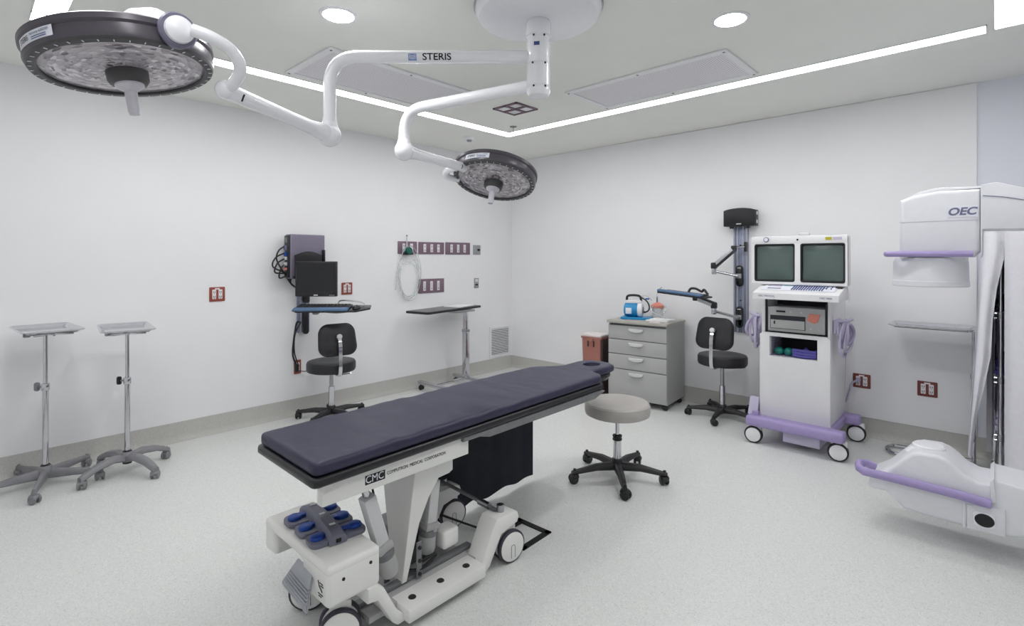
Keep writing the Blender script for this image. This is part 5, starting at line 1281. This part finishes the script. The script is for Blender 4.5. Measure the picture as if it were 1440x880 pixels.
for i in range(4):
    a, b_ = c4[i], c4[(i+1) % 4]; d = (b_-a).normalized(); inn = (fc-(a+b_)/2).normalized()
    q = [a, b_, b_+inn*.032, a+inn*.032]
    tb = bmesh.new(); lo = [tb.verts.new((p.x, p.y, 0)) for p in q]; hi = [tb.verts.new((p.x, p.y, .006)) for p in q]
    tb.faces.new(hi); tb.faces.new(lo[::-1])
    for k in range(4): tb.faces.new((lo[k], lo[(k+1) % 4], hi[(k+1) % 4], hi[k]))
    m = MB(); m._merge(tb); m.build('frame_bar', 'tape_black', ft)
q = [f0, f0.lerp(f1, .22), f0.lerp(f1, .20)+(f3-f0)*.42, f0+(f3-f0)*.55]
tb = bmesh.new(); lo = [tb.verts.new((p.x, p.y, 0.0)) for p in q]; hi = [tb.verts.new((p.x, p.y, .005)) for p in q]; tb.faces.new(hi); tb.faces.new(lo[::-1])
for k in range(4): tb.faces.new((lo[k], lo[(k+1) % 4], hi[(k+1) % 4], hi[k]))
m = MB(); m._merge(tb); m.build('corner_patch', 'tape_black', ft)

# ================================================================== mobile C-arm
CY0, CY1 = 3.36, 3.64; CYm = 3.5
g = lambda px, py: (lambda p: (p.x, p.z))(PYp(px, py, CY0))
cm = thing('c_arm', 'white mobile X-ray C-arm at the right edge with lilac handles', 'X-ray machine', (-.2, CYm, 0))
up = [g(1265, 282), g(1283, 275), g(1320, 268), g(1379, 265), g(1379, 352), g(1368, 362), g(1264, 362)]
d_ = MB().prism(up, 'y', CY0, CY1, .022, 3).build('detector_housing', 'c_arm_white', cm, ang=40)
MB().prism([g(1278, 278), g(1320, 268.5), g(1379, 264), g(1379, 261), g(1320, 263), g(1290, 269)], 'y', CY0+.02, CY1-.02, .006).build('top_cover', 'lamp_white', d_)
blk = [g(1379, 260), g(1402, 256), g(1412, 258), g(1440, 264), (.26, g(1440, 270)[1]), (.30, g(1440, 300)[1]), (.20, g(1440, 322)[1]), g(1400, 322), g(1382, 322), g(1381, 358), g(1379, 362)]
MB().prism(blk, 'y', CY0-.006, CY1+.006, .014, 3).build('upper_arm_block', 'c_arm_white', cm, ang=40)
a, b_ = Vector((g(1382, 275)[0], CY0-.0085, g(1382, 275)[1])), Vector((g(1440, 281)[0], CY0-.0085, g(1440, 281)[1]))
MB().tube([a, a.lerp(b_, .5)+Vector((0, 0, .004)), b_], .0018, 6).build('seam', 'text_violet', cm)
MB().bx(g(1264, 1)[0]+.002, g(1377, 1)[0], CY0-.001, CY0+.002, g(1300, 311.6)[1]-.001, g(1300, 311.6)[1]+.001).build('seam', 'purple_pale', d_)
lx, lz = g(1353.5, 297.5)
MB().box((lx, CY0-.001, lz), (.115, .002, .055), .001, 1).build('maker_label', 'label_white', d_)
m = MB(); m.text('OEC', .05, Matrix.Translation((lx, CY0-.0025, lz)) @ Matrix.Rotation(PI/2, 4, 'X'), .0006, 'CENTER', lambda v: Vector((v.x+v.y*.22, v.y, v.z)), 1.05, .0016); m.build('lettering', 'text_violet', d_)
# collimator drum under the detector
cxd = PYp(1307.5, 390, CYm).x; rD = (PYp(1363, 390, CYm).x - PYp(1252, 390, CYm).x)/2*.985
zt_, zb_ = PYp(1307, 368, CYm).z, PYp(1307, 402, CYm).z
MB().lathe([(0, zt_+.02), (rD*.9, zt_+.02), (rD*.97, zt_), (rD*.985, zb_+.03), (rD*1.0, zb_+.028), (rD*1.0, zb_+.004), (rD*.97, zb_), (0, zb_)], 56, Matrix.Translation((cxd, CYm, 0))).build('detector_drum', 'c_arm_white', cm)
MB().bx(cxd-.10, cxd+.15, CY0+.03, CY1-.03, zt_, zt_+.07, .01).build('drum_neck', 'c_arm_white', cm)
# lilac handle bar round the detector
hz_ = g(1300, 357)[1]; hxa, hxb = g(1246, 357)[0], g(1369, 357)[0]
hb = MB(); q = [(hxb, CY0-.03), (hxa+.05, CY0-.03), (hxa+.012, CY0-.015), (hxa, CY0+.03), (hxa, CY1-.03), (hxa+.012, CY1+.015), (hxa+.05, CY1+.03), (hxb, CY1+.03)]
hb.tube([(x_, y_, hz_) for x_, y_ in q], .0155, 10); hb.build('detector_handle', 'purple', cm)
for x_ in (hxb-.03, hxa+.09): MB().bx(x_-.015, x_+.015, CY0-.03, CY0+.01, hz_-.01, hz_+.01, .003).build('handle_mount', 'purple', cm)
# tube housing at the bottom
lo_ = [g(1222, 672), g(1220, 683), g(1230, 688), g(1245, 691), g(1258, 703), g(1271, 716), g(1310, 728), g(1354, 740), g(1396, 750), g(1396, 683), g(1375, 678), g(1357, 668), g(1343, 655), g(1331, 646), g(1318, 640), g(1292, 636), g(1280, 637), g(1262, 650), g(1243, 664)]
th = MB().prism(lo_, 'y', CY0, CY1, .020, 3).build('tube_housing', 'c_arm_white', cm, ang=40)
capx = PYp(1306, 627, CYm); 
MB().lathe([(.10, -.03), (.072, -.004), (.070, .010), (.062, .016), (0, .018)], 36, Matrix.Translation((capx.x, CYm, capx.z-.006))).build('tube_window', 'lamp_white', th)
zl0 = g(1396, 683)[1]; 
la = [g(1392, 684), g(1396, 674), g(1440, 686), (.22, g(1440, 688)[1]), (.32, g(1440, 700)[1]), (.32, g(1440, 745)[1]), (.2, g(1440, 760)[1]), g(1440, 757), g(1413, 754), g(1392, 749)]
MB().prism(la, 'y', CY0-.004, CY1+.004, .014, 3).build('lower_arm_block', 'c_arm_white', cm, ang=40)
m = MB(); m.prism([g(1392, 676), g(1398, 672), g(1401, 706), g(1394, 706)], 'y', CY0-.016, CY1+.004, .005); m.build('clamp_band', 'c_arm_white', cm)
m = MB(); m.prism([g(1353.5, 705), g(1358, 706), g(1358, 742), g(1353.5, 741)], 'y', CY0-.006, CY0+.01, .002); m.build('band', 'c_arm_white', cm)
m = MB(); m.prism([g(1360, 708), g(1414, 716), g(1414, 754), g(1360, 741)], 'y', CY0-.012, CY0+.01, .004); m.build('access_cover', 'c_arm_white', cm)
sq = [g(1370, 716), g(1396, 722), g(1400, 726), g(1400, 742), g(1396, 744), g(1372, 738), g(1369, 734), g(1368, 719)]
sp_ = MB().prism(sq, 'y', CY0-.018, CY0-.008, .004).build('switch_plate', 'lamp_white', cm)
ec = g(1384.5, 730)
MB().lathe([(0, .005), (.030, .005), (.034, .0), (.034, -.004)], 28, Matrix.Translation((ec[0], CY0-.018, ec[1])) @ Matrix.Rotation(PI/2, 4, 'X') @ Matrix.Diagonal((1.05, .92, 1, 1))).build('grip_button', 'text_black', sp_)
# lilac handle along the tube
p_ = [g(1394, 706), g(1350, 693), g(1302, 681), g(1250, 668), g(1216, 660)]
path = [(x_, CY0-.03, z_) for x_, z_ in p_] + [(g(1209, 655)[0], CY0-.018, g(1209, 656)[1]), (g(1206, 650)[0], CY0+.02, g(1206, 653)[1]), (g(1208, 650)[0], CY0+.06, g(1206, 654)[1]), (g(1216, 650)[0], CY0+.085, g(1212, 657)[1]), (g(1228, 650)[0], CY0+.09, g(1240, 667)[1])]
MB().tube(path, .0165, 10, flat=1.35).build('tube_handle', 'purple', cm)
for k in (0, 2, 3): MB().bx(p_[k][0]-.012-(.012 if k == 0 else 0), p_[k][0]+.012-(.012 if k == 0 else 0), CY0-.03, CY0+.01, p_[k][1]-.01, p_[k][1]+.01, .003).build('handle_mount', 'purple', cm)
# the C itself, its carriage and wheeled base (mostly beyond the frame)
zc = (g(1440, 300)[1] + g(1440, 720)[1])/2; RC = (g(1440, 292)[1] - g(1440, 720)[1])/2
m = MB(); rows = []
for i in range(33):
    a = math.radians(82 - 164*i/32); c, s_ = math.cos(a), math.sin(a)
    rows.append([(.20+(RC+k)*c, y_, zc+(RC+k)*s_) for k, y_ in ((-.05, CYm-.07), (.05, CYm-.07), (.05, CYm+.07), (-.05, CYm+.07), (-.05, CYm-.07))])
m.grid(rows); m.build('c_gantry', 'c_arm_white', cm, ang=40)
MB().bx(.20+RC-.10, .20+RC+.20, CYm-.10, CYm+.10, zc-.18, zc+.12, .02).build('carriage', 'c_arm_white', cm)
MB().bx(1.12, 1.32, CYm-.12, CYm+.12, .20, 1.15, .03).build('support_column', 'cart_white', cm)
MB().bx(.88, 1.7, CYm-.28, CYm+.28, .12, .24, .03).build('wheel_base', 'purple', cm)
for (x_, y_) in ((.95, CYm-.25), (.95, CYm+.25), (1.63, CYm-.25), (1.63, CYm+.25)): castor((x_, y_, 0), .05, 0, cm, 'rubber', 'c_arm_white', .04, .02)

# ================================================================== instrument stand and draped shelf at the back wall
zt = .985; ya, ybk = 4.66, 4.98
tl, tr = PYp(1251, 455, 4.80), PYp(1372, 462, 4.80); zt = tl.z
xa, xb = tl.x, tr.x
st = thing('instrument_stand', 'chrome instrument stand against the back wall beside the white drape', 'instrument stand', ((xa+xb)/2, 4.82, 0))
M = Matrix.Translation(((xa+xb)/2, 4.82, zt)); tray_rows(xb-xa, .30, M).build('tray', 'chrome', st, ang=60)
px_ = xb-.012
MB().tube([(xa+.05, 4.82, zt-.018), (px_, 4.82, zt-.018)], .008, 8).build('tray_support', 'chrome', st)
MB().cyl((px_, 4.82, .02), (px_, 4.82, .62), .013, n=16).build('lower_tube', 'chrome', st)
MB().cyl((px_, 4.82, .6), (px_, 4.82, zt-.015), .009, n=16).build('upper_rod', 'chrome', st)
MB().cyl((px_, 4.82, .605), (px_, 4.82, .64), .018, n=16, bev=.003).build('clamp_collar', 'chrome', st)
xL_ = FZ(1250, 633, .02).x
MB().tube(sm([(px_, 4.70, .018), (xL_+.06, 4.70, .018), (xL_+.0, 4.74, .018), (xL_-.02, 4.80, .018), (xL_+.0, 4.86, .018), (xL_+.06, 4.90, .018), (px_, 4.90, .018)], 5), .013, 10).build('base_tube', 'chrome', st)
MB().tube([(px_, 4.69, .018), (px_, 4.91, .018)], .013, 10).build('base_bar', 'chrome', st)
# shelf cart under a white cover
sx0, sx1, sy0, sy1, sz = -.06, .62, 4.42, 4.90, 1.72
sh = thing('wire_shelf', 'chrome wire shelving standing under the white cover', 'shelf', ((sx0+sx1)/2, (sy0+sy1)/2, 0))
pxp = PYp(1407.5, 500, sy0+.05).x
for (x_, y_) in ((pxp, sy0+.05), (sx1-.04, sy0+.05), (sx0+.04, sy1-.04), (sx1-.04, sy1-.04)):
    MB().cyl((x_, y_, .02), (x_, y_, sz-.02), .0135, n=16).build('post', 'chrome', sh)
    MB().lathe([(0, 0), (.022, 0), (.024, .02), (.013, .06)], 16, Matrix.Translation((x_, y_, 0))).build('foot', 'steel', sh)
for py_ in (441, 532, 613):
    z_ = PYp(1410, py_, sy0+.05).z
    m = MB()
    for y_ in (sy0+.05, sy1-.04): m.tube([(sx0+.04, y_, z_), (sx1-.04, y_, z_)], .006, 8); m.tube([(sx0+.04, y_, z_-.03), (sx1-.04, y_, z_-.03)], .005, 8)
    for k in range(14): x_ = sx0+.05+(sx1-sx0-.1)*k/13; m.tube([(x_, sy0+.05, z_+.004), (x_, sy1-.04, z_+.004)], .0025, 6)
    m.build('shelf_grid', 'chrome', sh)['kind'] = 'stuff'
    MB().cyl((pxp, sy0+.05, z_-.035), (pxp, sy0+.05, z_+.01), .019, n=16).build('shelf_sleeve', 'steel', sh)
for k, (z_, mm, hh) in enumerate(((PYp(1410, 532, sy0+.05).z, 'violet_cloth', .12), (PYp(1410, 613, sy0+.05).z, 'purple_pale', .16), (PYp(1410, 441, sy0+.05).z, 'dark_cavity', .10))):
    m = MB(); n_ = 4
    for q_ in range(n_): m.box((.16, sy0+.24, z_+.009+hh*(q_+.5)/n_), (.36-.01*q_, .28-.006*q_, hh/n_*.96), .012, 2)
    tag(m.build('linen_stack', mm, loc=(.16, sy0+.24, z_+.008)), ['folded violet linen on the middle wire shelf inside the drape', 'folded pale linen on the lowest wire shelf inside the drape', 'dark folded linen on the top wire shelf inside the drape'][k], 'linen')
# cover: left flap pulled open, right panel, top, side, back
cv = thing('shelf_cover', 'white cloth cover hanging over the shelf cart, pulled open at the front', 'cloth cover', ((sx0+sx1)/2, (sy0+sy1)/2, .1))
Lf = [(1381, 300), (1381, 325), (1378.5, 370), (1375.5, 420), (1371.5, 480), (1367, 540), (1363.5, 590), (1361, 640)]
Rf = [(1413, 300), (1413, 335), (1412, 363), (1402, 405), (1396, 450), (1393.5, 500), (1384, 545), (1373, 590), (1366, 645)]
def sample(P, f_):
    n_ = len(P)-1; k = min(int(f_*n_), n_-1); u = f_*n_-k; return (P[k][0]*(1-u)+P[k+1][0]*u, P[k][1]*(1-u)+P[k+1][1]*u)
rows = []
for j in range(25):
    f_ = j/24; a, b_ = sample(Lf, f_), sample(Rf, f_); row = []
    for i in range(13):
        u = i/12; px_, py_ = a[0]+(b_[0]-a[0])*u, a[1]+(b_[1]-a[1])*u
        yy = sy0 - .004 + .018*math.sin(u*7.5+f_*1.5)*(.3+.7*f_) + (.006*math.sin(f_*40)*(u > .9)); p = PYp(px_, py_, sy0); row.append((p.x, yy, p.z))
    rows.append(row)
top = [(x, y, sz) for x, y, z in rows[0]]; rows = [top] + rows; FLAP = rows
m = MB(); m.grid(rows); m.grid([[(x, y+.003, z) for x, y, z in r] for r in rows]); m.build('front_flap', 'cloth_white', cv, ang=70)
xr0 = PYp(1412.5, 450, sy0-.01).x
rows = [[(xr0+(sx1-xr0)*i/30, sy0-.012+.010*math.sin(i*.9+j*.1)*(1-.5*j/12)*(0 if i == 0 else 1), .10+(sz-.10)*j/12) for i in range(31)] for j in range(13)]
m = MB(); m.grid(rows); m.grid([[(x, y+.003, z) for x, y, z in r] for r in rows]); m.build('front_panel', 'cloth_white', cv, ang=70)
fl = [(r[0][0], r[0][2]) for r in FLAP]
def flap_x(z):
    for (xa_, za_), (xb_, zb_) in zip(fl, fl[1:]):
        if zb_ <= z <= za_: return xa_ + (xb_-xa_)*(za_-z)/max(1e-6, za_-zb_)
    return fl[0][0] if z > fl[0][1] else fl[-1][0]
rows = [[(flap_x(z)+.002+.022*i/16+.004*math.sin(i*1.1)*(i > 0), sy0+(sy1-sy0)*i/16, z) for i in range(17)] for z in [fl[-1][1]+(sz-fl[-1][1])*j/10 for j in range(11)]]
m = MB(); m.grid(rows); m.grid([[(x+.003, y, z) for x, y, z in r] for r in rows]); m.build('side_panel', 'cloth_white', cv, ang=70)
rows = [[(sx1+.004+.006*math.sin(i*1.1), sy0+(sy1-sy0)*i/16, .10+(sz-.10)*j/8) for i in range(17)] for j in range(9)]
m = MB(); m.grid(rows); m.grid([[(x+.003, y, z) for x, y, z in r] for r in rows]); m.build('side_panel', 'cloth_white', cv, ang=70)
MB().bx(sx0-.006, sx1+.006, sy0-.012, sy1+.006, sz, sz+.004).build('top_panel', 'cloth_white', cv)
rows = [[(sx0+(sx1-sx0)*i/20, sy1+.006*math.sin(i), .10+(sz-.10)*j/8) for i in range(21)] for j in range(9)]
m = MB(); m.grid(rows); m.grid([[(x, y+.003, z) for x, y, z in r] for r in rows]); m.build('back_panel', 'cloth_white', cv, ang=70)
